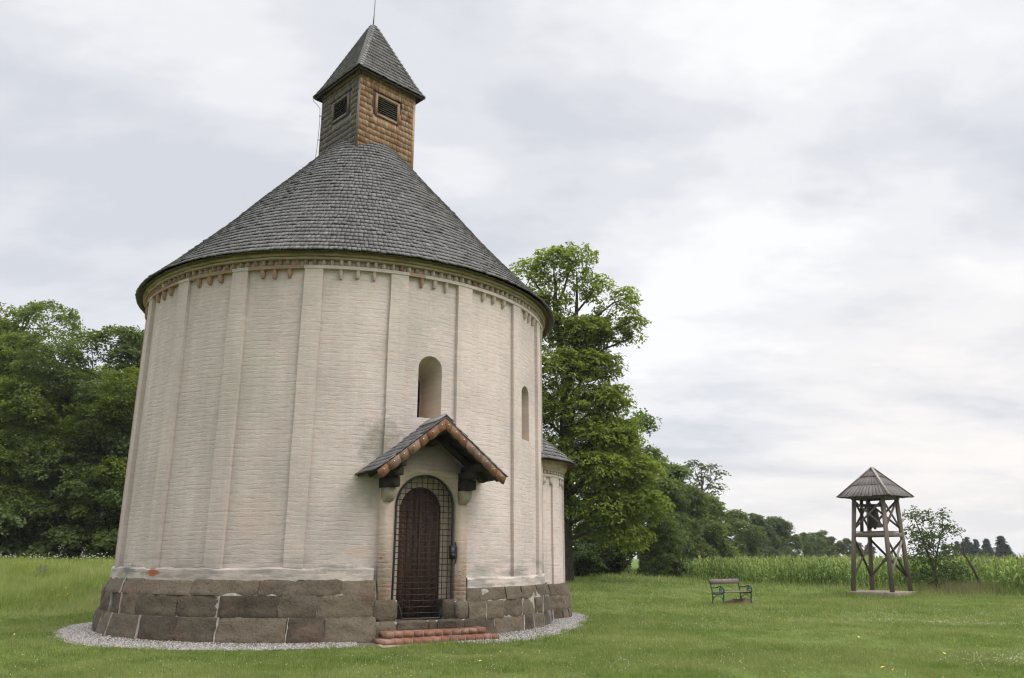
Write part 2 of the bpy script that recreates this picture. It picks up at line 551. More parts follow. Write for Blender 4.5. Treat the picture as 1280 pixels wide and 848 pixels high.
def mat_shingle(name, a, bcol, c3=None, amt=0.7, spec=0.3, rough=0.75, lichen=None, rw=0.62):
    m, nt, b = new_mat(name)
    co = objco(nt)
    r = island(nt)
    big = noise(nt, co, 0.9, 5, 0.6)
    fine = noise(nt, mapping(nt, co, (1, 1, 0.3)), 34, 4, 0.7)
    f = mth(nt, 'ADD', mth(nt, 'MULTIPLY', r, rw), mth(nt, 'MULTIPLY', ramp(nt, big, [(0.35, 0.0), (0.65, 1.0)]), 1 - rw))
    c = mixc(nt, f, a, bcol)
    if c3:
        r2 = mth(nt, 'FRACT', mth(nt, 'MULTIPLY', r, 17.31))
        pick = ramp(nt, mth(nt, 'ADD', mth(nt, 'MULTIPLY', r2, 0.6), mth(nt, 'MULTIPLY', noise(nt, co, 2.2, 4, 0.6), 0.6)), [(0.52, 0.0), (0.72, 1.0)])
        c = mixc(nt, mth(nt, 'MULTIPLY', pick, amt), c, c3)
    c = mixc(nt, mth(nt, 'MULTIPLY', ramp(nt, fine, [(0.32, 1.0), (0.52, 0.0)]), 0.45), c, tuple(x * 0.4 for x in a))
    if rw < 0.6:
        # weather runs down the slope, a few bleached replacements, a trace of moss
        zs = N(nt, 'ShaderNodeSeparateXYZ')
        L(nt, co, zs.inputs[0])
        an = mth(nt, 'ARCTAN2', zs.outputs[0], zs.outputs[1])
        cc = N(nt, 'ShaderNodeCombineXYZ')
        L(nt, mth(nt, 'MULTIPLY', an, 6.0), cc.inputs[0])
        L(nt, mth(nt, 'MULTIPLY', zs.outputs[2], 0.5), cc.inputs[1])
        rn = noise(nt, cc.outputs[0], 2.2, 5, 0.65)
        c = mixc(nt, mth(nt, 'MULTIPLY', ramp(nt, rn, [(0.5, 0.0), (0.7, 1.0)]), 0.45), c, tuple(x * 0.6 for x in a))
        c = mixc(nt, mth(nt, 'MULTIPLY', ramp(nt, rn, [(0.3, 1.0), (0.45, 0.0)]), 0.35), c, tuple(x * 1.25 for x in bcol))
        r3 = mth(nt, 'FRACT', mth(nt, 'MULTIPLY', r, 43.7))
        c = mixc(nt, ramp(nt, r3, [(0.975, 0.0), (0.985, 0.4)]), c, tuple(x * 1.7 for x in bcol))
        c = mixc(nt, mth(nt, 'MULTIPLY', ramp(nt, noise(nt, co, 3.0, 5, 0.7), [(0.60, 0.0), (0.72, 1.0)]), 0.35), c, (0.075, 0.082, 0.05))
    if lichen:
        c = mixc(nt, ramp(nt, noise(nt, co, 9, 5, 0.7), [(0.64, 0.0), (0.72, 0.55)]), c, lichen)
    L(nt, c, b.inputs['Base Color'])
    b.inputs['Roughness'].default_value = rough
    b.inputs['Specular IOR Level'].default_value = spec
    bump(nt, b, noise(nt, co, 45, 4, 0.7), 0.3, 0.01)
    return m


def mat_leaf(name, dark, light, trans=0.35, objvar=0.35, yellow=None):
    m = bpy.data.materials.new(name)
    m.use_nodes = True
    nt = m.node_tree
    nt.nodes.clear()
    out = N(nt, 'ShaderNodeOutputMaterial')
    r = island(nt)
    oi = N(nt, 'ShaderNodeObjectInfo')
    big = noise(nt, objco(nt), 0.35, 3, 0.6)
    f = mth(nt, 'ADD', mth(nt, 'MULTIPLY', r, 0.5), mth(nt, 'MULTIPLY', ramp(nt, big, [(0.35, 0.0), (0.65, 1.0)]), 0.5))
    c = mixc(nt, f, dark, light)
    hs = N(nt, 'ShaderNodeHueSaturation')
    L(nt, mth(nt, 'MULTIPLY_ADD', oi.outputs['Random'], 0.05 * objvar, 0.5 - 0.025 * objvar), hs.inputs['Hue'])
    L(nt, mth(nt, 'MULTIPLY_ADD', oi.outputs['Random'], -0.5 * objvar, 1.0 + 0.2 * objvar), hs.inputs['Saturation'])
    rnd2 = mth(nt, 'FRACT', mth(nt, 'MULTIPLY', oi.outputs['Random'], 7.77))
    L(nt, mth(nt, 'MULTIPLY_ADD', rnd2, 0.9 * objvar, 1.0 - 0.45 * objvar), hs.inputs['Value'])
    L(nt, c, hs.inputs['Color'])
    c = hs.outputs[0]
    if yellow:
        c = mixc(nt, ramp(nt, mth(nt, 'FRACT', mth(nt, 'MULTIPLY', r, 31.7)), [(0.93, 0.0), (0.98, 0.8)]), c, yellow)
    d = N(nt, 'ShaderNodeBsdfPrincipled')
    d.inputs['Roughness'].default_value = 0.7
    d.inputs['Specular IOR Level'].default_value = 0.12
    L(nt, c, d.inputs['Base Color'])
    t = N(nt, 'ShaderNodeBsdfTranslucent')
    L(nt, mixc(nt, 1.0, c, (1.25, 1.35, 0.6), 'MULTIPLY'), t.inputs['Color'])
    mx = N(nt, 'ShaderNodeMixShader')
    mx.inputs[0].default_value = trans
    L(nt, d.outputs[0], mx.inputs[1])
    L(nt, t.outputs[0], mx.inputs[2])
    L(nt, mx.outputs[0], out.inputs[0])
    return m


def mat_plain(name, c, rough=0.7, spec=0.3, metal=0.0):
    m, nt, b = new_mat(name)
    n = noise(nt, objco(nt), 18, 4, 0.6)
    L(nt, mixc(nt, n, tuple(x * 0.7 for x in c), tuple(x * 1.25 for x in c)), b.inputs['Base Color'])
    b.inputs['Roughness'].default_value = rough
    b.inputs['Specular IOR Level'].default_value = spec
    b.inputs['Metallic'].default_value = metal
    return m


R_W = 5.29
M = {}
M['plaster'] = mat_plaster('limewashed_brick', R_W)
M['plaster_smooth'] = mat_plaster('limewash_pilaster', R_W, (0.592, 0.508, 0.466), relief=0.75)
M['plaster_niche'] = mat_plaster('limewash_reveal', R_W, (0.55, 0.455, 0.375), relief=0.2, stain_shade=False)
M['plaster_portal'] = mat_plaster('portal_plaster', R_W, (0.585, 0.475, 0.405), relief=1.0, low_brick=True, stain_shade=False)
M['plaster_apse'] = mat_plaster('limewash_apse', 2.4, (0.590, 0.508, 0.470), stain_shade=False)
M['cornice'] = mat_noisy('weathered_cornice', (0.36, 0.27, 0.20), (0.52, 0.42, 0.345), 3.0, 0.95, 0.7, 0.03, 0.0, (0.23, 0.165, 0.12), (1, 1, 2.4))
M['dentil'] = mat_noisy('weathered_brick_trim', (0.38, 0.315, 0.265), (0.55, 0.485, 0.425), 2.0, 0.95, 0.5, 0.02, 0.45, (0.36, 0.255, 0.20))
M['dentil_worn'] = mat_noisy('bare_brick_trim', (0.22, 0.14, 0.10), (0.42, 0.305, 0.235), 2.5, 0.95, 0.5, 0.02, 0.45, (0.31, 0.14, 0.075))
M['stone'] = mat_noisy('brown_sandstone', (0.046, 0.038, 0.028), (0.165, 0.134, 0.097), 3.0, 0.92, 0.9, 0.045, 0.7, (0.130, 0.085, 0.062), fine=16)
M['mortar'] = mat_noisy('pale_mortar', (0.20, 0.18, 0.155), (0.42, 0.39, 0.35), 8, 0.95, 0.5, 0.02)
M['pointing'] = mat_noisy('white_pointing', (0.21, 0.195, 0.17), (0.40, 0.375, 0.34), 8, 0.95, 0.4, 0.01)
M['stone_corbel'] = mat_noisy('corbel_stone', (0.30, 0.25, 0.20), (0.47, 0.405, 0.34), 6, 0.95, 0.6, 0.02)
M['brick'] = mat_noisy('red_brick', (0.14, 0.064, 0.042), (0.28, 0.132, 0.082), 7, 0.9, 0.35, 0.015, 0.6, (0.30, 0.21, 0.165))
M['gravel'] = mat_noisy('pale_gravel', (0.10, 0.09, 0.08), (0.40, 0.375, 0.35), 30, 0.9, 0.3, 0.01, 0.75)
M['gravelbed'] = mat_noisy('gravel_bed', (0.09, 0.08, 0.07), (0.20, 0.185, 0.165), 22, 0.95, 0.8, 0.03)
M['dirt'] = mat_noisy('bare_soil', (0.20, 0.165, 0.12), (0.33, 0.28, 0.21), 12, 0.95, 0.6, 0.02)
M['shingle'] = mat_shingle('grey_larch_shingles', (0.118, 0.113, 0.114), (0.188, 0.180, 0.183), (0.25, 0.24, 0.242), 0.4, rw=0.45)
M['shingle_dark'] = mat_noisy('eave_edge_wood', (0.045, 0.035, 0.03), (0.10, 0.085, 0.07), 6, 0.9, 0.4, 0.02)
M['soffit'] = mat_noisy('brown_eave_boards', (0.075, 0.048, 0.03), (0.15, 0.098, 0.062), 4, 0.9, 0.4, 0.01, 0, None, (1, 1, 1))
M['turret_brown'] = mat_shingle('brown_wall_shingles', (0.22, 0.115, 0.066), (0.41, 0.232, 0.135), (0.43, 0.32, 0.23), 0.6)
M['turret_grey'] = mat_shingle('grey_wall_shingles', (0.105, 0.092, 0.086), (0.195, 0.170, 0.157), (0.22, 0.17, 0.14), 0.4)
M['frame_tan'] = mat_noisy('tan_louvre_frame', (0.20, 0.125, 0.075), (0.33, 0.215, 0.13), 5, 0.85, 0.3, 0.01, 0.2, None, (1, 1, 6))
M['frame_grey'] = mat_noisy('grey_louvre_frame', (0.10, 0.082, 0.072), (0.18, 0.148, 0.125), 5, 0.85, 0.3, 0.01, 0.2, None, (1, 1, 6))
M['louvre'] = mat_noisy('dark_louvre_slats', (0.035, 0.03, 0.026), (0.075, 0.065, 0.055), 8, 0.85, 0.3, 0.01)
M['black'] = mat_plain('dark_void', (0.008, 0.008, 0.008), 0.95, 0.0)
M['zinc'] = mat_plain('zinc_cap', (0.16, 0.17, 0.18), 0.5, 0.5, 0.6)
M['iron'] = mat_plain('wrought_iron', (0.022, 0.024, 0.03), 0.45, 0.5, 0.3)
M['tar_beam'] = mat_noisy('tarred_beam', (0.016, 0.013, 0.012), (0.062, 0.052, 0.046), 6, 0.75, 0.5, 0.015, 0.2)
M['gable'] = mat_shingle('orange_gable_shingles', (0.095, 0.045, 0.026), (0.27, 0.128, 0.062), (0.20, 0.145, 0.105), 0.6, 0.3, 0.7)
M['nail'] = mat_plain('pale_nail', (0.55, 0.52, 0.48), 0.5, 0.5)
M['door'] = mat_noisy('dark_door_boards', (0.054, 0.028, 0.018), (0.140, 0.076, 0.050), 4, 0.6, 0.5, 0.012, 0.35, None, (3, 3, 0.6))
M['glass'] = mat_plain('dark_window_glass', (0.012, 0.014, 0.016), 0.15, 0.5)


def mat_wood(name, a, b_, scale=3.0):
    return mat_noisy(name, a, b_, scale, 0.88, 0.5, 0.012, 0.35, None, (4, 4, 0.6), 24)


M['tower_wood'] = mat_wood('weathered_tower_wood', (0.100, 0.080, 0.070), (0.215, 0.178, 0.155))
M['tower_light'] = mat_wood('pale_weathered_wood', (0.19, 0.165, 0.145), (0.34, 0.30, 0.265))
M['tower_dark'] = mat_wood('dark_weathered_wood', (0.040, 0.030, 0.027), (0.085, 0.066, 0.056))
M['tower_roof'] = mat_noisy('tower_roof_boards', (0.095, 0.084, 0.080), (0.165, 0.148, 0.140), 4, 0.85, 0.5, 0.012, 0.4, (0.135, 0.12, 0.105), (3, 3, 3), 26)
M['concrete'] = mat_noisy('old_concrete', (0.15, 0.125, 0.10), (0.30, 0.255, 0.20), 4, 0.95, 0.6, 0.02, 0, (0.27, 0.21, 0.10))
M['bronze'] = mat_plain('dark_bronze', (0.035, 0.027, 0.022), 0.5, 0.5, 0.5)
M['bench_iron'] = mat_plain('green_cast_iron', (0.016, 0.052, 0.046), 0.45, 0.5)
M['bench_wood'] = mat_wood('bench_slat_wood', (0.085, 0.064, 0.057), (0.185, 0.148, 0.132))
M['stump'] = mat_noisy('rotten_stump', (0.045, 0.03, 0.022), (0.22, 0.16, 0.115), 5, 0.95, 0.9, 0.04, 0.0)
M['bark'] = mat_noisy('tree_bark', (0.045, 0.037, 0.028), (0.12, 0.10, 0.078), 5, 0.95, 0.9, 0.04, 0, None, (3, 3, 0.7))
M['leaf_oak'] = mat_leaf('forest_leaves', (0.062, 0.094, 0.024), (0.165, 0.212, 0.056), 0.45, 0.6)
M['leaf_far'] = mat_leaf('treeline_leaves', (0.060, 0.086, 0.030), (0.135, 0.170, 0.058), 0.4, 0.5)
M['leaf_chestnut'] = mat_leaf('chestnut_leaves', (0.105, 0.145, 0.028), (0.240, 0.280, 0.055), 0.5, 0.0, (0.30, 0.31, 0.04))
M['leaf_bush'] = mat_leaf('shrub_leaves', (0.066, 0.100, 0.034), (0.135, 0.180, 0.062), 0.35, 0.5)
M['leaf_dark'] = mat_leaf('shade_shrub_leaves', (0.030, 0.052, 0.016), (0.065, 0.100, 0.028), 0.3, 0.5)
M['leaf_thin'] = mat_leaf('thin_tree_leaves', (0.060, 0.080, 0.030), (0.115, 0.140, 0.055), 0.35, 0.3)
M['needle'] = mat_leaf('fir_needles', (0.022, 0.038, 0.026), (0.050, 0.072, 0.046), 0.1, 0.5)
M['corn'] = mat_leaf('maize_leaves', (0.034, 0.078, 0.014), (0.315, 0.400, 0.130), 0.28, 0.0)
M['tassel'] = mat_plain('maize_tassels', (0.36, 0.29, 0.15), 0.9, 0.1)
M['clover'] = mat_plain('white_clover', (0.60, 0.57, 0.48), 0.9, 0.1)
M['yellow'] = mat_plain('yellow_petals', (0.60, 0.44, 0.03), 0.9, 0.1)
M['purple'] = mat_plain('violet_petals', (0.13, 0.12, 0.20), 0.9, 0.1)
M['fallen'] = mat_plain('yellow_fallen_leaf', (0.50, 0.36, 0.08), 0.8, 0.2)


def mat_grass(name, dark, light, dry, dryamt=0.5):
    m = bpy.data.materials.new(name)
    m.use_nodes = True
    nt = m.node_tree
    nt.nodes.clear()
    out = N(nt, 'ShaderNodeOutputMaterial')
    co = objco(nt)
    r = island(nt)
    big = noise(nt, co, 0.33, 4, 0.6)
    med = noise(nt, co, 1.6, 4, 0.6)
    fin = noise(nt, mapping(nt, co, (1, 1, 0.2)), 6.5, 4, 0.65)
    f = mth(nt, 'ADD', mth(nt, 'MULTIPLY', r, 0.4), mth(nt, 'MULTIPLY', ramp(nt, med, [(0.36, 0.0), (0.64, 1.0)]), 0.3))
    f = mth(nt, 'ADD', f, mth(nt, 'MULTIPLY', ramp(nt, fin, [(0.36, 0.0), (0.64, 1.0)]), 0.3))
    c = mixc(nt, f, dark, light)
    c = mixc(nt, mth(nt, 'MULTIPLY', ramp(nt, big, [(0.42, 0.0), (0.66, 1.0)]), dryamt), c, dry)
    c = mixc(nt, ramp(nt, mth(nt, 'FRACT', mth(nt, 'MULTIPLY', r, 23.3)), [(0.9, 0.0), (0.98, 0.6)]), c, dry)
    d = N(nt, 'ShaderNodeBsdfDiffuse')
    L(nt, c, d.inputs['Color'])
    t = N(nt, 'ShaderNodeBsdfTranslucent')
    L(nt, c, t.inputs['Color'])
    mx = N(nt, 'ShaderNodeMixShader')
    mx.inputs[0].default_value = 0.4
    L(nt, d.outputs[0], mx.inputs[1])
    L(nt, t.outputs[0], mx.inputs[2])
    L(nt, mx.outputs[0], out.inputs[0])
    return m


M['lawn'] = mat_grass('lawn_blades', (0.082, 0.128, 0.026), (0.275, 0.350, 0.095), (0.365, 0.368, 0.150), 0.6)
M['meadow'] = mat_grass('meadow_blades', (0.110, 0.168, 0.030), (0.350, 0.420, 0.105), (0.45, 0.45, 0.20), 0.55)
M['weeds'] = mat_grass('dry_weeds', (0.10, 0.125, 0.04), (0.19, 0.21, 0.075), (0.27, 0.235, 0.13), 0.6)
m, nt_, b_ = new_mat('turf_soil')
co_ = objco(nt_)
c_ = mixc(nt_, ramp(nt_, noise(nt_, co_, 1.3, 5, 0.65), [(0.35, 0.0), (0.65, 1.0)]), (0.080, 0.120, 0.030), (0.130, 0.172, 0.052))
c_ = mixc(nt_, ramp(nt_, noise(nt_, co_, 9, 4, 0.7), [(0.4, 0.0), (0.6, 0.5)]), c_, (0.066, 0.088, 0.028))
L(nt_, c_, b_.inputs['Base Color'])
b_.inputs['Specular IOR Level'].default_value = 0.0
b_.inputs['Roughness'].default_value = 1.0
bump(nt_, b_, noise(nt_, co_, 14, 4, 0.7), 0.6, 0.04)
M['turf'] = m

# ------------------------------------------------------------------ ground
CX, CY = -4.52, 21.53


def gz(x, y):
    x = np.asarray(x, float)
    y = np.asarray(y, float)
    bank = 1.10 * sstep(23.0, 34.0, y) * (1 - sstep(-9.0, 1.5, x))
    rise = 0.62 * sstep(31, 47, y) * sstep(-9.0, 1.5, x) * (1 - sstep(7.5, 13.5, x))
    dx, dy = x - CX, y - CY
    near = np.clip(1 - np.sqrt(dx * dx + dy * dy) / 9.0, 0, 1)
    und = 0.035 * vnoise(np.stack([x * 0.22, y * 0.22, x * 0], -1), 5) * np.clip(1 - near * 3, 0, 1) * sstep(9, 14, np.abs(y) + np.abs(x) * 0.3)
    und = und * (1 - sstep(60, 90, np.sqrt(x * x + y * y)))
    return bank + rise + und


def axis(a, b, fine0, fine1, df, dc):
    xs = list(np.arange(fine0, fine1 + 1e-6, df))
    s = df
    x = fine0
    while x > a:
        s *= 1.35
        x -= min(s, dc)
        xs.insert(0, max(x, a))
    s = df
    x = fine1
    while x < b:
        s *= 1.35
        x += min(s, dc)
        xs.append(min(x, b))
    return np.array(xs)


gx = axis(-1500, 1500, -45, 45, 0.6, 200)
gy = axis(-300, 2500, 4, 62, 0.6, 200)
GX, GY = np.meshgrid(gx, gy)
gm = MB()
nx_, ny_ = len(gx), len(gy)
ii = np.arange((ny_ - 1) * nx_).reshape(ny_ - 1, nx_)[:, :-1].ravel()
gm.add(np.stack([GX, GY, gz(GX, GY)], -1).reshape(-1, 3), np.stack([ii, ii + 1, ii + nx_ + 1, ii + nx_], -1))
tag(gm.build('ground', M['turf'], smooth=180), 'rolling green turf the church stands on', 'ground', kind='structure')

# ------------------------------------------------------------------ damp summer air
hm = bpy.data.materials.new('haze')
hm.use_nodes = True
hnt = hm.node_tree
hnt.nodes.clear()
ho = N(hnt, 'ShaderNodeOutputMaterial')
hv = N(hnt, 'ShaderNodeVolumePrincipled')
hv.inputs['Color'].default_value = (0.90, 0.93, 0.97, 1)
hv.inputs['Density'].default_value = 0.00024
hv.inputs['Anisotropy'].default_value = 0.0
L(hnt, hv.outputs[0], ho.inputs['Volume'])
hm.cycles.homogeneous_volume = True
q = MB()
q.box(-1600, 1600, -320, 2600, -1.2, 24)
tag(q.build('haze', hm), 'thin damp haze in the summer air', 'haze', kind='stuff')

# ------------------------------------------------------------------ THE ROUND CHURCH
church = empty('round_church', (CX, CY, 0))
tag(church, 'whitewashed round medieval church with conical grey shingle roof and small wooden turret', 'church')


def cyl(ph, r, z):
    ph = np.radians(ph)
    return np.stack(np.broadcast_arrays(r * np.sin(ph), -r * np.cos(ph), z), -1)


PD = 30.3                                           # direction the door looks
nD = np.array([sin(rad(PD)), -cos(rad(PD)), 0])
tD = np.array([cos(rad(PD)), sin(rad(PD)), 0])


def frameT(ph, R0=R_W):
    n_ = np.array([sin(rad(ph)), -cos(rad(ph)), 0])
    t_ = np.array([cos(rad(ph)), sin(rad(ph)), 0])

    def T(c):
        c = np.asarray(c, float)
        return c[..., 0:1] * t_ + (R0 + c[..., 1:2]) * n_ + c[..., 2:3] * np.array([0, 0, 1.0])
    return T


TD = frameT(PD)


def arch(hw, z0, zs, n=18, ry=None):
    ry = hw if ry is None else ry
    a = np.linspace(0, pi, n)
    return [(-hw, z0), (hw, z0)] + [(hw * cos(t), zs + ry * sin(t)) for t in a]


def loft_cut(T, p0, o0, p1, o1):
    k = len(p0)
    mb = MB()
    a = np.array([(u, o0, z) for u, z in p0])
    b = np.array([(u, o1, z) for u, z in p1])
    f = [tuple(range(k)), tuple(range(2 * k - 1, k - 1, -1))] + [(i, k + i, k + (i + 1) % k, (i + 1) % k) for i in range(k)]
    mb.add(np.concatenate([T(a), T(b)]), f)
    return mb


def boolean(obj, cutters, mats):
    for i, cmb in enumerate(cutters):
        c = cmb.build('cutter', mats[i], fixn=True)
        md = obj.modifiers.new('b', 'BOOLEAN')
        md.operation = 'DIFFERENCE'
        md.solver = 'EXACT'
        md.object = c
        c.parent = obj.parent
        try:
            md.material_mode = 'TRANSFER'
        except Exception:
            pass
    bpy.context.view_layer.update()
    dg = bpy.context.evaluated_depsgraph_get()
    me = bpy.data.meshes.new_from_object(obj.evaluated_get(dg))
    for md in list(obj.modifiers):
        c = md.object
        obj.modifiers.remove(md)
        bpy.data.objects.remove(c)
    obj.data = me
    return obj


Z_FR = 7.70          # underside of the arcade band
# drum: thick masonry ring, openings cut through it
mb = MB()
prof = [(R_W - 1.15, 0.3), (R_W, 0.3)] + [(R_W, z) for z in np.linspace(1.0, 7.6, 12)] + [(R_W, 8.2), (R_W - 1.15, 8.2)]
mb.lathe(prof, n=300, closed_profile=True, wob=lambda ph: 0.006 * np.sin(7 * ph) + 0.005 * np.sin(23 * ph + 1))
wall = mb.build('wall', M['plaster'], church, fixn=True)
W1, W2 = 30.9, 66.4
TW1, TW2 = frameT(W1), frameT(W2)
DOORA = [(u + 0.05, z) for u, z in arch(0.48, 0.32, 2.58, ry=0.50)]
cuts = [loft_cut(TD, arch(0.71, 0.32, 2.60), 0.6, arch(0.71, 0.32, 2.60), -0.29),
        loft_cut(TD, DOORA, 0.2, DOORA, -1.6),
        loft_cut(TW1, arch(0.345, 4.52, 5.69, ry=0.345), 0.25, arch(0.115, 4.58, 5.50), -0.75),
        loft_cut(TW1, arch(0.10, 4.605, 5.475), -0.6, arch(0.10, 4.605, 5.475), -1.5),
        loft_cut(TW2, arch(0.285, 4.39, 5.56, ry=0.285), 0.25, arch(0.115, 4.45, 5.40), -0.75),
        loft_cut(TW2, arch(0.10, 4.475, 5.375), -0.6, arch(0.10, 4.475, 5.375), -1.5)]
boolean(wall, cuts, [M['plaster_niche']] * 6)
me = wall.data
me.polygons.foreach_set('use_smooth', np.ones(len(me.polygons), bool))
me.set_sharp_from_angle(angle=rad(30))
for T, z0, z1 in ((TW1, 4.60, 5.48), (TW2, 4.47, 5.38)):
    q = MB()
    q.extrude(arch(0.115, z0 - 0.01, z1, 12), T, -0.80, -0.83)
    wn = q.build('window', M['glass'], church)
    q = MB()
    q.box(-0.105, 0.105, -0.795, -0.775, (z0 + z1) / 2 - 0.012, (z0 + z1) / 2 + 0.012, T=T)
    q.box(-0.012, 0.012, -0.794, -0.776, z0, z1 + 0.08, T=T)
    q.build('glazing_bar', M['iron'], wn)

# pilasters, base band, arcade band, corbels, dentils, cornice
PIL = [-90.5, -72.5, -54.0, -34.2, -16.0, 2.1, 22.2, 39.85, 60.2, 77.4, 94.5]
PW = 4.25
rng = np.random.default_rng(11)


def arc_slab(mb, p0, p1, r0, r1, z0, z1, step=1.0, m=0, jit=0.0, rows=1):
    n = max(1, int(round((p1 - p0) / step)))
    zz = np.linspace(z0, z1, rows + 1)
    pr = [(r0, z0)] + [(r1, z) for z in zz] + [(r0, z1)]
    mb.lathe(pr, p0, p1, n, m, closed_profile=True)


def zlow(ph):
    return 1.20 if ph < 30 else 0.99


for p in PIL:
    q = MB()
    zb = zlow(p) if p not in (22.2, 39.85) else 3.18
    # slightly uneven hand-plastered edges
    zs_ = np.linspace(zb + 0.12, Z_FR, 40)
    e0 = p - PW / 2 + 0.10 * vnoise(np.stack([zs_ * 1.1, zs_ * 0 + p, zs_ * 0], -1), 1)
    e1 = p + PW / 2 + 0.10 * vnoise(np.stack([zs_ * 1.1, zs_ * 0 + p, zs_ * 0], -1), 2)
    cols = 7
    vv = []
    for i in range(len(zs_)):
        phs = np.linspace(e0[i], e1[i], cols)
        rr = np.full(cols, R_W + 0.080)
        vv.append(np.concatenate([cyl(phs[:1], R_W - 0.05, zs_[i]), cyl(phs, rr, zs_[i]), cyl(phs[-1:], R_W - 0.05, zs_[i])]))
    k = cols + 2
    v = np.concatenate(vv)
    f = [(i * k + j, i * k + j + 1, (i + 1) * k + j + 1, (i + 1) * k + j) for i in range(len(zs_) - 1) for j in range(k - 1)]
    q.add(v, f)
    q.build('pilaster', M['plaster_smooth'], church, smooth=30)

# base band under the panels (butts against the portal)
q = MB()
for p0, p1, zb in ((-100, 19.0, 1.18), (41.6, 112, 0.97)):
    n = int((p1 - p0) / 0.8)
    ph = np.linspace(p0, p1, n + 1)
    top = zb + 0.235 + 0.02 * vnoise(np.stack([ph * 0.35, ph * 0, ph * 0], -1), 7)
    bot = zb - 0.02 + 0.035 * vnoise(np.stack([ph * 0.5, ph * 0, ph * 0], -1), 8)
    v = np.stack([cyl(ph, R_W - 0.05, top), cyl(ph, R_W + 0.070, top), cyl(ph, R_W + 0.091, top - 0.035), cyl(ph, R_W + 0.094, bot), cyl(ph, R_W - 0.05, bot)], 1)
    f = [(i * 5 + j, (i + 1) * 5 + j, (i + 1) * 5 + j + 1, i * 5 + j + 1) for i in range(n) for j in range(4)]
    q.add(v.reshape(-1, 3), f)
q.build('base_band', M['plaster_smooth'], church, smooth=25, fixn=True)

q = MB()
arc_slab(q, -180, 180, R_W - 0.05, R_W + 0.094, Z_FR, Z_FR + 0.075, 1.0)
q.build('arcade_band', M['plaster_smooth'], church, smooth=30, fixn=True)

q = MB()
for a, b in zip(PIL[:-1], PIL[1:]):
    q = MB()
    if b < 3:
        arc_slab(q, a + PW / 2 + 0.15, b - PW / 2 - 0.15, R_W - 0.05, R_W + 0.099, Z_FR - 0.004, Z_FR + 0.07, 1.0)
    elif a in (22.2,):
        arc_slab(q, a + PW / 2 + 0.15, a + PW / 2 + 4.2, R_W - 0.05, R_W + 0.099, Z_FR - 0.004, Z_FR + 0.07, 1.0)
    else:
        continue
    q.build('worn_brick_band', M['dentil_worn'], church, smooth=30, fixn=True)

# corbels hanging under the band: one mesh, copied round each bay
def corbel_mesh(wd, ht, dp):
    q = MB()
    zz = np.array([0, 0.35, 0.6, 0.82, 1.0])
    ow = np.array([1.0, 0.97, 0.97, 0.92, 0.7])
    od = np.array([1.0, 1.0, 0.95, 0.85, 0.6])
    v = []
    for a, b, c in zip(zz, ow, od):
        v += [(-wd / 2 * b, 0.05, -ht * a), (wd / 2 * b, 0.05, -ht * a), (wd / 2 * b * 0.8, -dp * c, -ht * a), (-wd / 2 * b * 0.8, -dp * c, -ht * a)]
    f = [(0, 1, 2, 3), (19, 18, 17, 16)]
    for i in range(4):
        for j in range(4):
            f.append((4 * i + j, 4 * i + (j + 1) % 4, 4 * i + 4 + (j + 1) % 4, 4 * i + 4 + j))
    q.add(np.array(v), f)
    return q.mesh('corbel', M['dentil'], None)


cmeshes = [corbel_mesh(0.090, 0.20, 0.094), corbel_mesh(0.083, 0.215, 0.09), corbel_mesh(0.096, 0.19, 0.096)]
cmeshes_worn = [m_.copy() for m_ in cmeshes]
for m_ in cmeshes_worn:
    m_.materials[0] = M['dentil_worn']
for a, b in zip(PIL[:-1], PIL[1:]):
    lo, hi = a + PW / 2, b - PW / 2
    for k in range(3):
        ph = lo + (hi - lo) * (k + 1) / 4 + rng.normal(0, 0.15)
        o = bpy.data.objects.new('corbel', (cmeshes_worn if a < -10 or (a == 22.2 and k == 0) else cmeshes)[rng.integers(3)])
        COL.objects.link(o)
        o.parent = church
        o.location = cyl(np.array(ph), R_W, Z_FR + 0.004)
        o.rotation_euler = (rng.normal(0, 0.03), rng.normal(0, 0.04), rad(ph))

# brick saw-tooth course: corners of bricks turned outwards
q = MB()
nt_teeth = 176
dz0, dz1 = Z_FR + 0.075, Z_FR + 0.21
arc_slab(q, -180, 180, R_W - 0.05, R_W + 0.012, dz0, dz1 + 0.01, 1.5)
cs = []
for k in range(nt_teeth):
    ph = 360.0 * k / nt_teeth + rng.normal(0, 0.12)
    h = 0.088
    base = R_W + 0.0
    out = base + 0.100 + rng.normal(0, 0.007)
    da = 0.92
    z0 = dz0 + 0.004
    z1 = dz1 - rng.uniform(0.0, 0.02)
    p = [cyl(np.array(ph - da), base - 0.03, 0), cyl(np.array(ph - 0.15), out, 0), cyl(np.array(ph + 0.15), out, 0), cyl(np.array(ph + da), base - 0.03, 0)]
    p = np.array(p)
    lo_, hi_ = p.copy(), p.copy()
    lo_[:, 2], hi_[:, 2] = z0, z1
    cs.append(np.concatenate([lo_, hi_]))
cs = np.array(cs)
worn = rng.random(nt_teeth) < np.where((np.arange(nt_teeth) * 360.0 / nt_teeth + 180) % 360 - 180 < 3, 0.92, 0.15)
q.hexes(cs[~worn], 0)
q.hexes(cs[worn], 1)
q.build('sawtooth_course', [M['dentil'], M['dentil_worn']], church, fixn=False)

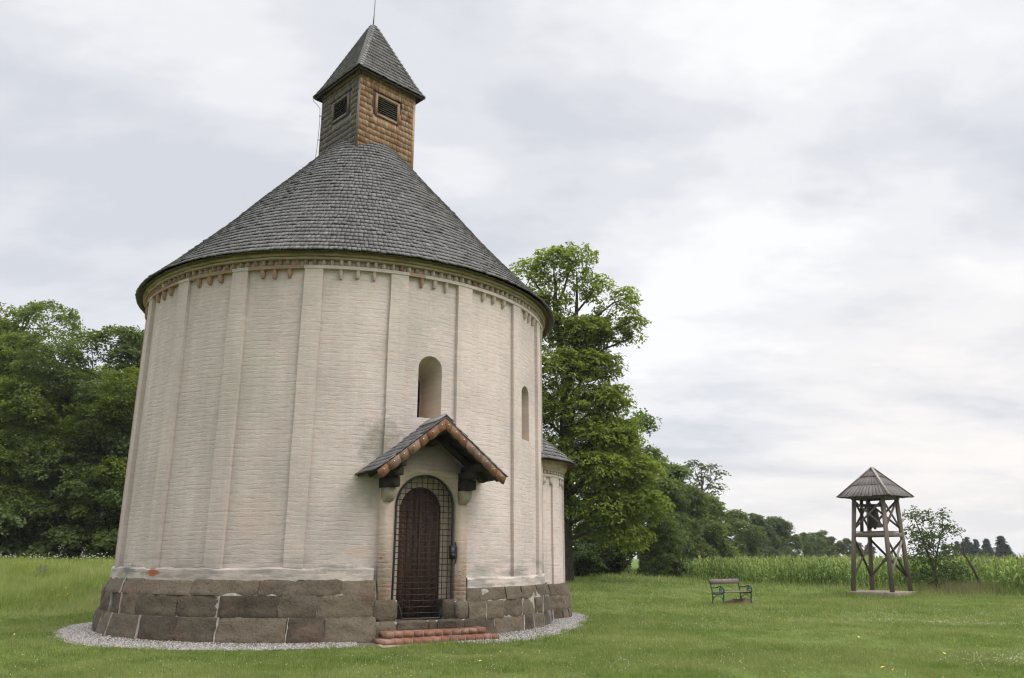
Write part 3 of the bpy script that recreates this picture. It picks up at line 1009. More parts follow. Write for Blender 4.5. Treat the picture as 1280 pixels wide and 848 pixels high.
q = MB()
cz = Z_FR + 0.21
wobc = lambda ph: 0.004 * np.sin(31 * ph) + 0.004 * np.sin(47 * ph + 2)
q.lathe([(R_W - 0.3, cz), (R_W + 0.115, cz), (R_W + 0.13, cz + 0.012), (R_W + 0.13, cz + 0.042), (R_W + 0.085, cz + 0.05), (R_W + 0.085, cz + 0.065), (R_W + 0.15, cz + 0.072), (R_W + 0.178, cz + 0.09),
         (R_W + 0.182, cz + 0.115), (R_W + 0.165, cz + 0.135), (R_W + 0.135, cz + 0.142), (R_W + 0.135, cz + 0.150), (R_W + 0.195, cz + 0.156), (R_W + 0.20, cz + 0.175), (R_W + 0.18, cz + 0.19), (R_W - 0.3, cz + 0.20)], n=300, wob=wobc)
q.build('cornice', M['cornice'], church, smooth=35)

# plinth of rough sandstone blocks with pale mortar showing between them
def stone_block(mb, p0, p1, z0, z1, r0, r1, seed, rough=0.02, back=0.16, rnd=0.012):
    nx = max(6, int((p1 - p0) * 1.1))
    nz = 8
    a = np.linspace(0, 1, nx + 1)
    c = np.linspace(0, 1, nz + 1)
    A, Cc = np.meshgrid(a, c)
    wd = (p1 - p0) * rad(1) * r0
    ht = z1 - z0
    ex = np.minimum(A, 1 - A) * wd
    ez = np.minimum(Cc, 1 - Cc) * ht
    inset = rnd * (np.clip(1 - ex / rnd, 0, 1) ** 2 + np.clip(1 - ez / rnd, 0, 1) ** 2)
    jx = 0.014 * vnoise(np.stack([Cc * 4, A * 0 + seed, A * 0], -1), 3)
    jz = 0.003 * vnoise(np.stack([A * 5, A * 0 + seed, A * 0 + 4], -1), 4)
    PHI = p0 + A * (p1 - p0) + np.degrees(jx / r0)
    Z = z0 + Cc * ht + jz
    n_ = fbm(np.stack([A * wd * 5 + seed * 7.3, Cc * ht * 5, A * 0 + seed], -1), 9)
    rr = r0 + (r1 - r0) * Cc - inset + rough * (n_ * 2.2 + 0.9 * vnoise(np.stack([A * wd * 2.2 + seed, Cc * ht * 2.2, A * 0 + seed], -1), 19))
    g = cyl(PHI, rr, Z)
    k = nx + 1
    f = [(i * k + j, i * k + j + 1, (i + 1) * k + j + 1, (i + 1) * k + j) for i in range(nz) for j in range(nx)]
    # border ring pushed back into the wall
    loop = [(0, j) for j in range(nx + 1)] + [(i, nx) for i in range(1, nz + 1)] + [(nz, j) for j in range(nx - 1, -1, -1)] + [(i, 0) for i in range(nz - 1, 0, -1)]
    bv = np.array([cyl(PHI[i, j], rr[i, j] - back, Z[i, j]) for i, j in loop])
    idx = [i * k + j for i, j in loop]
    nb = len(loop)
    base = (nx + 1) * (nz + 1)
    f += [(idx[i], base + i, base + (i + 1) % nb, idx[(i + 1) % nb]) for i in range(nb)]
    mb.add(np.concatenate([g.reshape(-1, 3), bv]), f)


def pointing(mb, ph, z0, z1, r0, r1, rg):
    n = 9
    t = np.linspace(-0.02, 1.02, n)
    R_ = r0 + (r1 - r0) * t + 0.012 + rg.normal(0, 0.002, n)
    mid = np.radians(ph) + (np.cumsum(rg.normal(0, 0.008, n)) + rg.normal(0, 0.03) * (t - 0.5)) / r0
    hw = (rg.choice([0.005, 0.009, 0.018]) + rg.normal(0, 0.003, n)).clip(0.003) / r0
    Z = z0 + (z1 - z0) * t
    v = []
    for sg in (-1, 1):
        for b in (0.0, -0.06):
            a = mid + sg * hw
            v.append(np.stack([(R_ + b) * np.sin(a), -(R_ + b) * np.cos(a), Z], -1))
    v = np.stack([v[1], v[0], v[2], v[3]], 1).reshape(-1, 3)
    f = [(i * 4 + j, i * 4 + j + 1, i * 4 + 5 + j, i * 4 + 4 + j) for i in range(n - 1) for j in range(3)]
    mb.add(v, f)


def course(mb, p0, p1, z0, z1, r0, r1, wmin, wmax, rg, R, rough=0.02, pt=None):
    p = p0
    while p < p1 - 0.5:
        dp = np.degrees(rg.uniform(wmin, wmax) / R)
        e = p + dp
        if p1 - e < np.degrees(0.35 / R):
            e = p1
        g = np.degrees(rg.choice([0.006, 0.015, 0.030], p=[0.45, 0.35, 0.2]) / R)
        stone_block(mb, p + g / 2, e - g / 2, z0 + 0.001, z1 - rg.uniform(0.0, 0.004), r0 + rg.normal(0, 0.008), r1 + rg.normal(0, 0.008), rg.uniform(0, 50), rough)
        if pt is not None and e < p1 - 0.5 and rg.random() < 0.36:
            pointing(pt, e, z0, z1, r0, r1, rg)
        p = e


def MERGE(a, b):
    for (f, m), _ in zip(b.f, range(len(b.f))):
        a.f.append((f + a.n, 1))
    a.v += b.v
    a.n += b.n


rg = np.random.default_rng(5)
q = MB()
mo = MB()
pt = MB()
P0, P1, P2, P3 = -110, 19.6, 41.0, 118
MORT_L = [(R_W - 0.1, 1.175), (R_W + 0.065, 1.175), (R_W + 0.185, 0.90), (R_W + 0.208, 0.49), (R_W + 0.232, 0.488), (R_W + 0.312, 0.0), (R_W + 0.312, -0.1)]
# left of the door: three courses, the lowest stepped out
course(q, P0, P1, 0.90, 1.20, R_W + 0.215, R_W + 0.10, 0.7, 1.6, rg, R_W, pt=pt)
course(q, P0, P1, 0.49, 0.90, R_W + 0.245, R_W + 0.225, 0.55, 1.35, rg, R_W, pt=pt)
course(q, P0, P1, 0.03, 0.49, R_W + 0.36, R_W + 0.275, 0.6, 1.4, rg, R_W, 0.020, pt=pt)
course(q, P0 + 40, P1, -0.06, 0.055, R_W + 0.395, R_W + 0.385, 0.35, 1.1, rg, R_W, 0.012)
plinth = q.build('plinth', M['stone'], church, smooth=35)
mo.lathe(MORT_L, P0, P1, 160)
MERGE(mo, pt)
mo.build('mortar_bed', [M['mortar'], M['pointing']], plinth, smooth=40)
q = MB()
mo = MB()
pt = MB()
# right of the door: lower
course(q, P2, P3, 0.72, 0.99, R_W + 0.20, R_W + 0.13, 0.6, 1.2, rg, R_W, pt=pt)
course(q, P2, P3, 0.36, 0.72, R_W + 0.22, R_W + 0.20, 0.4, 1.0, rg, R_W, pt=pt)
course(q, P2, P3, -0.04, 0.36, R_W + 0.27, R_W + 0.23, 0.4, 1.0, rg, R_W, pt=pt)
plinth = q.build('plinth', M['stone'], church, smooth=50)
mo.lathe([(R_W - 0.1, 0.965), (R_W + 0.11, 0.965), (R_W + 0.175, 0.72), (R_W + 0.19, 0.36), (R_W + 0.225, 0.0), (R_W + 0.225, -0.1)], P2, P3, 100)
MERGE(mo, pt)
mo.build('mortar_bed', [M['mortar'], M['pointing']], plinth, smooth=40)

# ---- roof: a ring of shingles per course
RX = 0.09          # the roof sits a hand's breadth off the drum's axis
rz_prof = np.array([[5.64, 8.02], [5.14, 8.52], [4.70, 9.00], [4.22, 9.52], [3.79, 10.0], [2.97, 11.0], [2.10, 12.0], [1.27, 13.0], [0.85, 13.5], [0.5, 13.9]])
seg = np.sqrt((np.diff(rz_prof, axis=0) ** 2).sum(1))
arcl = np.concatenate([[0], np.cumsum(seg)])


def roof_at(s):
    return np.interp(s, arcl, rz_prof[:, 0]), np.interp(s, arcl, rz_prof[:, 1])


rg = np.random.default_rng(21)


def cone_shingles(mb, at, s0, s1, expo, wdt, thick, rg, length=2.1, lift=0.020):
    s = s0
    while s < s1:
        r, z = at(s)
        r2, z2 = at(min(s + expo * length, s1 + expo))
        dr, dz = r2 - r, z2 - z
        ln = sqrt(dr * dr + dz * dz)
        nr, nz = dz / ln, -dr / ln          # outward normal of the slope
        n = max(8, int(2 * pi * r / wdt))
        w_ = rg.uniform(0.7, 1.3, n)
        ed = np.concatenate([[0], np.cumsum(w_)]) / w_.sum() * 2 * pi + rg.uniform(0, 6)
        a0, a1 = ed[:-1], ed[1:]
        gap = 0.004 / r
        a0, a1 = a0 + gap, a1 - gap
        js = rg.normal(0, 0.005, n)          # uneven butts
        jl = lift + rg.normal(0, 0.004, n) + 0.012 * (rg.random(n) < 0.05)
        c = []
        sag = 0.008 * np.sin(3 * a0 + s * 2.3) + 0.005 * np.sin(7 * a0 + s * 5.1)
        for (aa, rr, zz, oo) in ((a0, r, z, 0), (a1, r, z, 0), (a1, r2, z2, 1), (a0, r2, z2, 1)):
            if oo == 0:
                rr_ = rr + dr / ln * (js + sag) + nr * (jl - thick)
                zz_ = zz + dz / ln * (js + sag) + nz * (jl - thick)
            else:
                rr_ = rr + nr * (0.0 - thick) + np.zeros(n)
                zz_ = zz + nz * (0.0 - thick) + np.zeros(n)
            c.append(np.stack([rr_ * np.sin(aa), -rr_ * np.cos(aa), zz_], -1))
        for k in range(4):
            aa = (a0, a1, a1, a0)[k]
            b = c[k] + np.stack([nr * thick * np.sin(aa), -nr * thick * np.cos(aa), np.full(n, nz * thick)], -1)
            c.append(b)
        mb.hexes(np.stack(c, 1))
        s += expo
    return mb


q = MB()
cone_shingles(q, roof_at, -0.02, arcl[-1] - 0.2, 0.200, 0.105, 0.030, rg, lift=0.062)
roof = q.build('roof', M['shingle'], church, loc=(0.03, 0.02, 0))
q = MB()
rp = rz_prof - np.array([0.13, 0.07])
q.lathe(rp[1:], n=180)
q.lathe([(5.57, 8.03), (5.56, 8.0), (5.12, 8.15), (4.6, 8.36)], n=180)
q.build('eave_boards', M['soffit'], roof, smooth=40)

# ---- turret on the ridge
tur_ang = rad(-11.86 - 180 + 0)     # unused helper kept simple below
toC = np.array([-CX, -CY]) / sqrt(CX * CX + CY * CY)        # towards the lawn in front
phi_front = np.degrees(np.arctan2(toC[0], -toC[1])) - 11.6   # direction of the front corner
HS = 0.985
TZ0, TZ1 = 12.55, 15.42
turret = MB()
# plain boarded core; shingle courses are laid on it per face
def turret_face(k):
    ph = phi_front + 45 + 90 * k            # outward normal of face k
    n_ = np.array([sin(rad(ph)), -cos(rad(ph)), 0])
    t_ = np.array([cos(rad(ph)), sin(rad(ph)), 0])
    return n_, t_


def faceT(n_, t_, d):
    def T(c):
        c = np.asarray(c, float)
        return c[..., 0:1] * t_ + (d + c[..., 1:2]) * n_ + c[..., 2:3] * np.array([0, 0, 1.0])
    return T


def wall_shingles(mb, T, hw, z0, z1, expo, wdt, rg, holes=(), m=0, thick=0.026, lift=0.036):
    z = z0
    cs = []
    while z < z1 - 0.02:
        u = -hw - rg.uniform(0, 0.03)
        zt = min(z + expo * 1.7, z1)
        while u < hw:
            w_ = min(rg.uniform(0.6, 1.4) * wdt, hw + 0.012 - u)
            if w_ < 0.02:
                break
            a, b = u + 0.002, u + w_ - 0.002
            if not any(b > h[0] and a < h[1] and z + expo * 0.6 > h[2] and z + expo * 0.4 < h[3] for h in holes):
                lf = lift + rg.normal(0, 0.004)
                zz = z + rg.normal(0, 0.007)
                cs.append([(a, lf - thick, zz), (b, lf - thick, zz), (b, 0.0, zt), (a, 0.0, zt), (a, lf, zz), (b, lf, zz), (b, 0.008, zt), (a, 0.008, zt)])
            u += w_
        z += expo
    mb.hexes(T(np.array(cs)), m)


core = MB()
core.box(-HS, HS, -HS, HS, TZ0, TZ1)
rc = rad(phi_front + 45)
tur = empty('turret', (RX, 0.02, 0))
bpy.data.objects.remove(tur)
ca, sa = cos(rc), sin(rc)
core.v = [np.stack([v[:, 0] * ca - v[:, 1] * sa, v[:, 0] * sa + v[:, 1] * ca, v[:, 2]], -1) for v in core.v]
rg = np.random.default_rng(31)
WZ = 14.50
FW, FH = 0.44, 0.36
# face normals: k=0 is the right-hand brown face, k=3 the left-hand grey one
for k in range(4):
    n_, t_ = turret_face(k)
    T = faceT(n_, t_, HS + 0.002)
    mi = 1 if k in (0, 1) else 2
    off = -0.02 if k == 0 else 0.06
    wall_shingles(core, T, HS, TZ0, TZ1 - 0.10, 0.185, 0.125, rg, holes=[(off - FW, off + FW, WZ - FH, WZ + FH)] if k in (0, 3) else (), m=mi)
    # corner boards
    core.box(HS - 0.05, HS + 0.034, 0.0, 0.036, TZ0, TZ1 - 0.1, m=mi, T=T)
    core.box(-HS - 0.0, HS + 0.0, 0.0, 0.05, TZ1 - 0.12, TZ1 + 0.04, m=3, T=T)
turret = core.build('turret', [M['shingle_dark'], M['turret_brown'], M['turret_grey'], M['frame_tan']], church, loc=(RX, 0.02, 0))
for k in (0, 3):
    n_, t_ = turret_face(k)
    T = faceT(n_, t_, HS)
    off = -0.02 if k == 0 else 0.06
    q = MB()
    fw = 0.08
    q.box(off - FW, off - FW + fw, 0.0, 0.06, WZ - FH, WZ + FH, 0, T)
    q.box(off + FW - fw, off + FW, 0.0, 0.06, WZ - FH, WZ + FH, 0, T)
    q.box(off - FW + fw, off + FW - fw, 0.0, 0.057, WZ + FH - fw, WZ + FH, 0, T)
    q.box(off - FW + fw, off + FW - fw, 0.0, 0.057, WZ - FH, WZ - FH + fw, 0, T)
    q.box(off - FW + fw, off + FW - fw, 0.002, 0.006, WZ - FH + fw, WZ + FH - fw, 2, T)
    for s_ in range(8):
        z_ = WZ - FH + fw + 0.012 + s_ * (2 * (FH - fw)) / 8
        c = np.array([[(off - FW + fw, 0.042, z_), (off + FW - fw, 0.042, z_), (off + FW - fw, 0.012, z_ + 0.045), (off - FW + fw, 0.012, z_ + 0.045),
                       (off - FW + fw, 0.050, z_ + 0.010), (off + FW - fw, 0.050, z_ + 0.010), (off + FW - fw, 0.018, z_ + 0.055), (off - FW + fw, 0.018, z_ + 0.055)]])
        q.hexes(T(c), 1)
    q.build('louvre_window', [M['frame_tan'] if k == 0 else M['frame_grey'], M['louvre'], M['black']], turret)
# skirt of shingles where the cone runs up against the turret comes from the cone itself

# pyramid roof of the turret
EH = 1.215
EZ, AZ = 15.34, 17.93
tri = MB()
prof_t = np.array([[EH, EZ], [1.03, EZ + 0.34], [0.06, AZ]])
tl = np.concatenate([[0], np.cumsum(np.sqrt((np.diff(prof_t, axis=0) ** 2).sum(1)))])
for k in range(4):
    n_, t_ = turret_face(k)
    s = -0.01
    while s < tl[-1] - 0.04:
        d, z = np.interp(s, tl, prof_t[:, 0]), np.interp(s, tl, prof_t[:, 1])
        s2 = min(s + 0.34, tl[-1])
        d2, z2 = np.interp(s2, tl, prof_t[:, 0]), np.interp(s2, tl, prof_t[:, 1])
        ln = sqrt((d2 - d) ** 2 + (z2 - z) ** 2)
        nn, nz = (z2 - z) / ln, -(d2 - d) / ln
        u = -d
        cs = []
        while u < d - 0.01:
            w_ = min(rg.uniform(0.08, 0.16), d - u)
            a, b = u + 0.002, u + w_ - 0.002
            ra, rb = (max(min(a, d2), -d2), max(min(b, d2), -d2))
            lf = 0.052 + rg.normal(0, 0.003)
            j = rg.normal(0, 0.004)
            P = []
            for th in (-0.028, 0.0):
                P += [(a, d + (lf + th) * nn, z + (lf + th) * nz + j), (b, d + (lf + th) * nn, z + (lf + th) * nz + j), (rb, d2 + th * nn, z2 + th * nz), (ra, d2 + th * nn, z2 + th * nz)]
            cs.append(P)
            u += w_
        cs = np.array(cs)
        T = faceT(n_, t_, 0)
        tri.hexes(T(cs))
        s += 0.175
    # hip cap shingles
    ph = phi_front + 90 * k
    hx = np.array([sin(rad(ph)), -cos(rad(ph)), 0])
    sd = np.array([cos(rad(ph)), sin(rad(ph)), 0])
    s = 0.0
    while s < tl[-1] - 0.05:
        s2 = min(s + 0.26, tl[-1])
        d, z = np.interp(s, tl, prof_t[:, 0]) * sqrt(2), np.interp(s, tl, prof_t[:, 1])
        d2, z2 = np.interp(s2, tl, prof_t[:, 0]) * sqrt(2), np.interp(s2, tl, prof_t[:, 1])
        A = hx * (d + 0.03) + np.array([0, 0, z + 0.045])
        B = hx * (d2 + 0.01) + np.array([0, 0, z2 + 0.02])
        for sg in (-1, 1):
            x = sd * sg * 0.10 + np.array([0, 0, -0.035]) - hx * 0.045
            x2 = sd * sg * min(0.10, d2 * 0.9) + np.array([0, 0, -0.035]) - hx * 0.045
            up = np.array([0, 0, 0.014]) + hx * 0.006
            tri.hexes(np.array([[A, A + x, B + x2, B, A + up, A + x + up, B + x2 + up, B + up]]))
        s += 0.155
tr = tri.build('turret_roof', M['shingle'], turret)
q = MB()
for k in range(4):
    n_, t_ = turret_face(k)
    T = faceT(n_, t_, 0)
    q.add(T(np.array([(-EH + .02, EH - .02, EZ - 0.005), (EH - .02, EH - .02, EZ - 0.005), (HS - .1, HS - .1, EZ + 0.08), (-HS + .1, HS - .1, EZ + 0.08)])), [(0, 1, 2, 3)])
    q.box(-EH + 0.02, EH - 0.02, EH - 0.05, EH - 0.015, EZ - 0.045, EZ - 0.008, T=T)
q.build('turret_soffit', M['shingle_dark'], turret)
q = MB()
n_, t_ = turret_face(0)
ap = AZ
pts = [(0.115, -0.11), (0.05, 0.02), (0.02, 0.05)]
q.lathe([(0.15, AZ - 0.16), (0.10, AZ - 0.03), (0.035, AZ + 0.05), (0.0, AZ + 0.06)], n=4)
q.v = [np.stack([v[:, 0] * cos(rad(phi_front)) - v[:, 1] * sin(rad(phi_front)), v[:, 0] * sin(rad(phi_front)) + v[:, 1] * cos(rad(phi_front)), v[:, 2]], -1) for v in q.v]
q.tube([(0, 0, AZ + 0.02), (0.015, 0, AZ + 0.5), (0.02, 0, AZ + 1.0), (0.03, 0, AZ + 1.9)], [0.022, 0.017, 0.014, 0.008], 6)
q.build('lightning_rod', M['zinc'], turret)
# down conductor on the left of the turret
n3, t3 = turret_face(3)
n2_, t2_ = turret_face(2)
q = MB()
cor = lambda d, z: np.array([sin(rad(phi_front - 90)) * d, -cos(rad(phi_front - 90)) * d, z])
pth = [cor(1.74, EZ + 0.02), cor(1.72, EZ - 0.10), cor(1.60, EZ - 0.22), cor(1.50, EZ - 0.36), cor(1.48, EZ - 0.8), cor(1.49, 14.0), cor(1.51, 13.5), cor(1.56, 13.1), cor(1.62, 12.80)]
q.tube(pth, 0.008, 5)
for z_ in (14.72, 13.9):
    q.beam(cor(1.38, z_), cor(1.51, z_), 0.02, 0.02)
q.build('lightning_cable', M['zinc'], turret)

# ---- portal
gable_under = lambda u: 4.16 - abs(u) * 0.77
q = MB()
poly = [(-0.97, 0.38), (0.98, 0.38), (0.98, gable_under(0.98)), (0.0, gable_under(0)), (-0.97, gable_under(0.97))]
q.extrude(poly, TD, -0.40, 0.075)
portal = q.build('portal', M['plaster_portal'], church, fixn=True)
boolean(portal, [loft_cut(TD, arch(0.712, 0.30, 2.60), 0.6, arch(0.712, 0.30, 2.60), -0.7)], [M['plaster_portal']])
# projecting stone corbels that carry the beams
for sgn in (-1, 1):
    q = MB()
    zz = [2.99, 2.93, 2.83, 2.74, 2.70]
    dd = [0.30, 0.31, 0.27, 0.17, 0.06]
    ww = [0.125, 0.125, 0.12, 0.105, 0.08]
    v = []
    for z_, d_, w_ in zip(zz, dd, ww):
        c0 = sgn * 0.86
        v += [(c0 - w_, 0.0, z_), (c0 + w_, 0.0, z_), (c0 + w_ * 0.9, d_, z_), (c0 - w_ * 0.9, d_, z_)]
    f = [(0, 1, 2, 3), (19, 18, 17, 16)] + [(4 * i + j, 4 * i + 4 + j, 4 * i + 4 + (j + 1) % 4, 4 * i + (j + 1) % 4) for i in range(4) for j in range(4)]
    q.add(TD(np.array(v)), f)
    q.build('corbel_stone', M['stone_corbel'], portal, fixn=True)
# rough stones at the foot of the jambs and the threshold stones
q = MB()
rg = np.random.default_rng(8)


def flat_stone(mb, u0, u1, z0, z1, o, seed, back=0.3, rough=0.02):
    n, k = 9, 7
    A, B = np.meshgrid(np.linspace(0, 1, n), np.linspace(0, 1, k))
    ex = np.minimum(A, 1 - A) * (u1 - u0)
    ez = np.minimum(B, 1 - B) * (z1 - z0)
    r_ = 0.03
    ins = r_ * (np.clip(1 - ex / r_, 0, 1) ** 2 + np.clip(1 - ez / r_, 0, 1) ** 2)
    nn = fbm(np.stack([A * (u1 - u0) * 5 + seed * 3.1, B * (z1 - z0) * 5, A * 0 + seed], -1), 3)
    U = u0 + A * (u1 - u0)
    Z = z0 + B * (z1 - z0)
    # round the corners of the outline too
    cu = np.clip(1 - ex / 0.04, 0, 1) * np.clip(1 - ez / 0.04, 0, 1)
    U = U + np.where(A < .5, 1, -1) * cu * 0.02
    Z = Z + np.where(B < .5, 1, -1) * cu * 0.02
    O = o - ins + nn * rough * 1.8
    g = TD(np.stack([U, O, Z], -1))
    f = [(i * n + j, i * n + j + 1, (i + 1) * n + j + 1, (i + 1) * n + j) for i in range(k - 1) for j in range(n - 1)]
    loop = [(0, j) for j in range(n)] + [(i, n - 1) for i in range(1, k)] + [(k - 1, j) for j in range(n - 2, -1, -1)] + [(i, 0) for i in range(k - 2, 0, -1)]
    bv = np.array([TD(np.array([U[i, j], O[i, j] - back, Z[i, j]])) for i, j in loop])
    nb = len(loop)
    f += [(loop[i][0] * n + loop[i][1], n * k + i, n * k + (i + 1) % nb, loop[(i + 1) % nb][0] * n + loop[(i + 1) % nb][1]) for i in range(nb)]
    mb.add(np.concatenate([g.reshape(-1, 3), bv]), f)


for (u0, u1, z0, z1, o) in [(-1.06, -0.58, 0.40, 0.80, 0.16), (-1.08, -0.60, -0.02, 0.40, 0.22), (0.42, 0.72, 0.40, 0.78, 0.13), (0.70, 1.00, 0.40, 0.74, 0.19),
                            (-0.60, 0.06, 0.20, 0.405, 0.26), (0.07, 0.26, 0.20, 0.40, 0.23), (0.27, 0.86, 0.20, 0.40, 0.26), (0.84, 1.12, -0.02, 0.39, 0.21)]:
    flat_stone(q, u0, u1, z0, z1, o, rg.uniform(0, 40), 0.5, 0.024)
sill = q.build('threshold_stone', M['stone'], portal, smooth=50)
q = MB()
q.box(-1.0, 1.05, -0.5, 0.185, 0.0, 0.385, T=TD)
q.box(-1.0, -0.585, -0.5, 0.115, 0.386, 0.79, T=TD)
q.box(0.44, 0.99, -0.5, 0.105, 0.386, 0.74, T=TD)
q.build('mortar_bed', M['mortar'], portal)

# brick steps
for (nm, u0, u1, z0, z1, o0, o1) in (('step', -0.98, 1.20, 0.12, 0.235, 0.18, 0.56), ('step', -1.12, 1.40, 0.0, 0.115, 0.18, 0.80)):
    q = MB()
    q.box(u0 + 0.016, u1 - 0.016, o0 + 0.01, o1 - 0.009, z0 - 0.06, z1 - 0.008, 1, TD)
    u = u0
    cs = []
    while u < u1 - 0.03:
        w_ = min(rg.uniform(0.17, 0.235), u1 - u)
        jo, jz = abs(rg.normal(0, 0.005)), rg.normal(0, 0.0025)
        a, b = u + 0.008, u + w_ - 0.009
        cs.append([(a, o0, z0 + 0.008), (b, o0, z0 + 0.008), (b, o1 + jo, z0 + 0.008), (a, o1 + jo, z0 + 0.008), (a, o0, z1 + jz), (b, o0, z1 + jz), (b, o1 + jo, z1 + jz), (a, o1 + jo, z1 + jz)])
        u += w_
    q.hexes(TD(np.array(cs)))
    q.build('step', [M['brick'], M['mortar']], church, fixn=True)

# door of dark boards
q = MB()
DO, DU = -0.345, 0.05
dA = [(u + DU, z) for u, z in arch(0.485, 0.40, 2.58, 22, ry=0.505)]
q.extrude(dA, TD, DO - 0.07, DO)
for i in range(6):
    u0 = -0.46 + i * 0.155
    um = max(abs(u0), abs(u0 + 0.15))
    zt = 2.58 + 0.49 * sqrt(max(0, 1 - (um / 0.485) ** 2))
    q.box(DU + u0 + 0.003, DU + u0 + 0.147, DO, DO + 0.017, 0.42, zt, T=TD)
door = q.build('door', M['door'], church, fixn=True)
q = MB()
for i in range(24):
    z_ = 0.5 + i * 0.1
    for s_ in (-1, 1):
        if z_ + 0.25 < 2.85:
            q.beam(TD(np.array([DU, DO + 0.021, z_])), TD(np.array([DU + s_ * 0.44, DO + 0.021, z_ + 0.25])), 0.012, 0.008, up=nD)
q.box(DU - 0.02, DU + 0.02, DO + 0.015, DO + 0.037, 0.42, 3.03, T=TD)
q.build('door_moulding', M['door'], door)

# wrought iron grille
fr = []
a = np.linspace(0, pi, 22)
hw, zs = 0.66, 2.62
right = [(0.65 * cos(t) - 0.005, zs + 0.67 * sin(t)) for t in a]
out = right[:]
lb = [(-0.66, 1.6), (-0.67, 0.80)] + [(-0.67 + 0.21 * sin(t), 0.42 + 0.36 * (1 - 0) * cos(t)) for t in np.linspace(0.15, pi / 2, 6)]
rb = [(0.34 + 0.0 - 0.0, 0.42)] + [(0.64 - 0.26 * sin(t), 0.42 + 0.36 * cos(t)) for t in np.linspace(pi / 2, 0.15, 6)] + [(0.64, 0.80), (0.64, 1.6)]
outline = out + lb + rb[1:]
ol = np.array(outline)
q = MB()
q.tube(TD(np.stack([ol[:, 0], np.full(len(ol), 0.06), ol[:, 1]], -1)), 0.024, 7, closed=True)
grille = q.build('door_grille', M['iron'], church, smooth=60)


def span(poly, val, ax):
    xs = []
    n = len(poly)
    for i in range(n):
        p, r_ = poly[i], poly[(i + 1) % n]
        if (p[ax] - val) * (r_[ax] - val) < 0:
            t = (val - p[ax]) / (r_[ax] - p[ax])
            xs.append(p[1 - ax] + t * (r_[1 - ax] - p[1 - ax]))
    return (min(xs), max(xs)) if len(xs) > 1 else None


q = MB()
for u in np.arange(-0.02 - 0.56, 0.60, 0.124):
    s = span(ol, u, 0)
    if s:
        q.tube(TD(np.array([(u, 0.06, s[0]), (u + 0.006, 0.06, (s[0] + s[1]) / 2), (u, 0.06, s[1])])), 0.0085, 5)
for z in np.arange(0.53, 3.26, 0.118):
    s = span(ol, z, 1)
    if s:
        q.tube(TD(np.array([(s[0], 0.074, z), (0, 0.074, z + 0.004), (s[1], 0.074, z)])), 0.0085, 5)
q.build('grille_bar', M['iron'], grille)
q = MB()
q.box(0.585, 0.70, 0.04, 0.115, 1.58, 1.86, T=TD)
q.box(0.60, 0.685, 0.115, 0.13, 1.62, 1.70, T=TD)
q.tube(TD(np.array([(0.70, 0.08, 1.48), (0.73, 0.11, 1.62), (0.73, 0.11, 1.80), (0.70, 0.08, 1.93)])), 0.012, 6)
q.build('lock', M['iron'], grille)

# ---- porch canopy
canopy = empty('porch_canopy', (0, 0, 0))
canopy.parent = church
AP, SL = 4.40, 0.79         # ridge height of the deck, slope
OF, OB = 0.93, -0.30        # front edge and how far it runs back to the wall
q = MB()
EU = 1.43
for sg in (-1, 1):
    # boarded deck
    c = []
    for th in (-0.05, 0.0):
        for (u, o) in ((0.0, OB), (0.0, OF), (EU, OF), (EU, OB)):
            c.append((sg * u, o, AP - u * SL + th))
    q.hexes(TD(np.array([c])))
q.build('roof_deck', M['tar_beam'], canopy, fixn=True)
q = MB()
rg = np.random.default_rng(77)
for sg in (-1, 1):
    ln = EU * sqrt(1 + SL * SL)
    cu, cz_ = 1 / sqrt(1 + SL * SL), SL / sqrt(1 + SL * SL)
    s = ln + 0.05
    while s > 0.06:
        o = OB
        st_ = max(s - 0.34, 0.0)
        cs = []
        while o < OF + 0.03:
            w_ = rg.uniform(0.09, 0.16)
            o1 = min(o + w_, OF + 0.035)
            if o1 - o < 0.02:
                break
            lf = 0.045 + rg.normal(0, 0.004)
            P = []
            for th in (-0.02, 0.0):
                for (oo, ss, l2) in ((o + .002, s, lf), (o1 - .002, s, lf), (o1 - .002, st_, 0.022), (o + .002, st_, 0.022)):
                    u = ss * cu
                    z = AP - ss * cz_
                    P.append((sg * (u + (l2 + th) * cz_), oo, z + (l2 + th) * cu))
            cs.append(P)
            o = o1
        q.hexes(TD(np.array(cs)))
        s -= 0.178
# ridge boards
for sg in (-1, 1):
    P = []
    for th in (0.058, 0.082):
        for (u, o) in ((0.0, OB), (0.0, OF + 0.05), (0.17, OF + 0.05), (0.17, OB)):
            P.append((sg * u, o, AP + th - u * SL + 0.004 * sg))
    q.hexes(TD(np.array([P])))
q.build('canopy_shingles', M['shingle'], canopy, fixn=True)
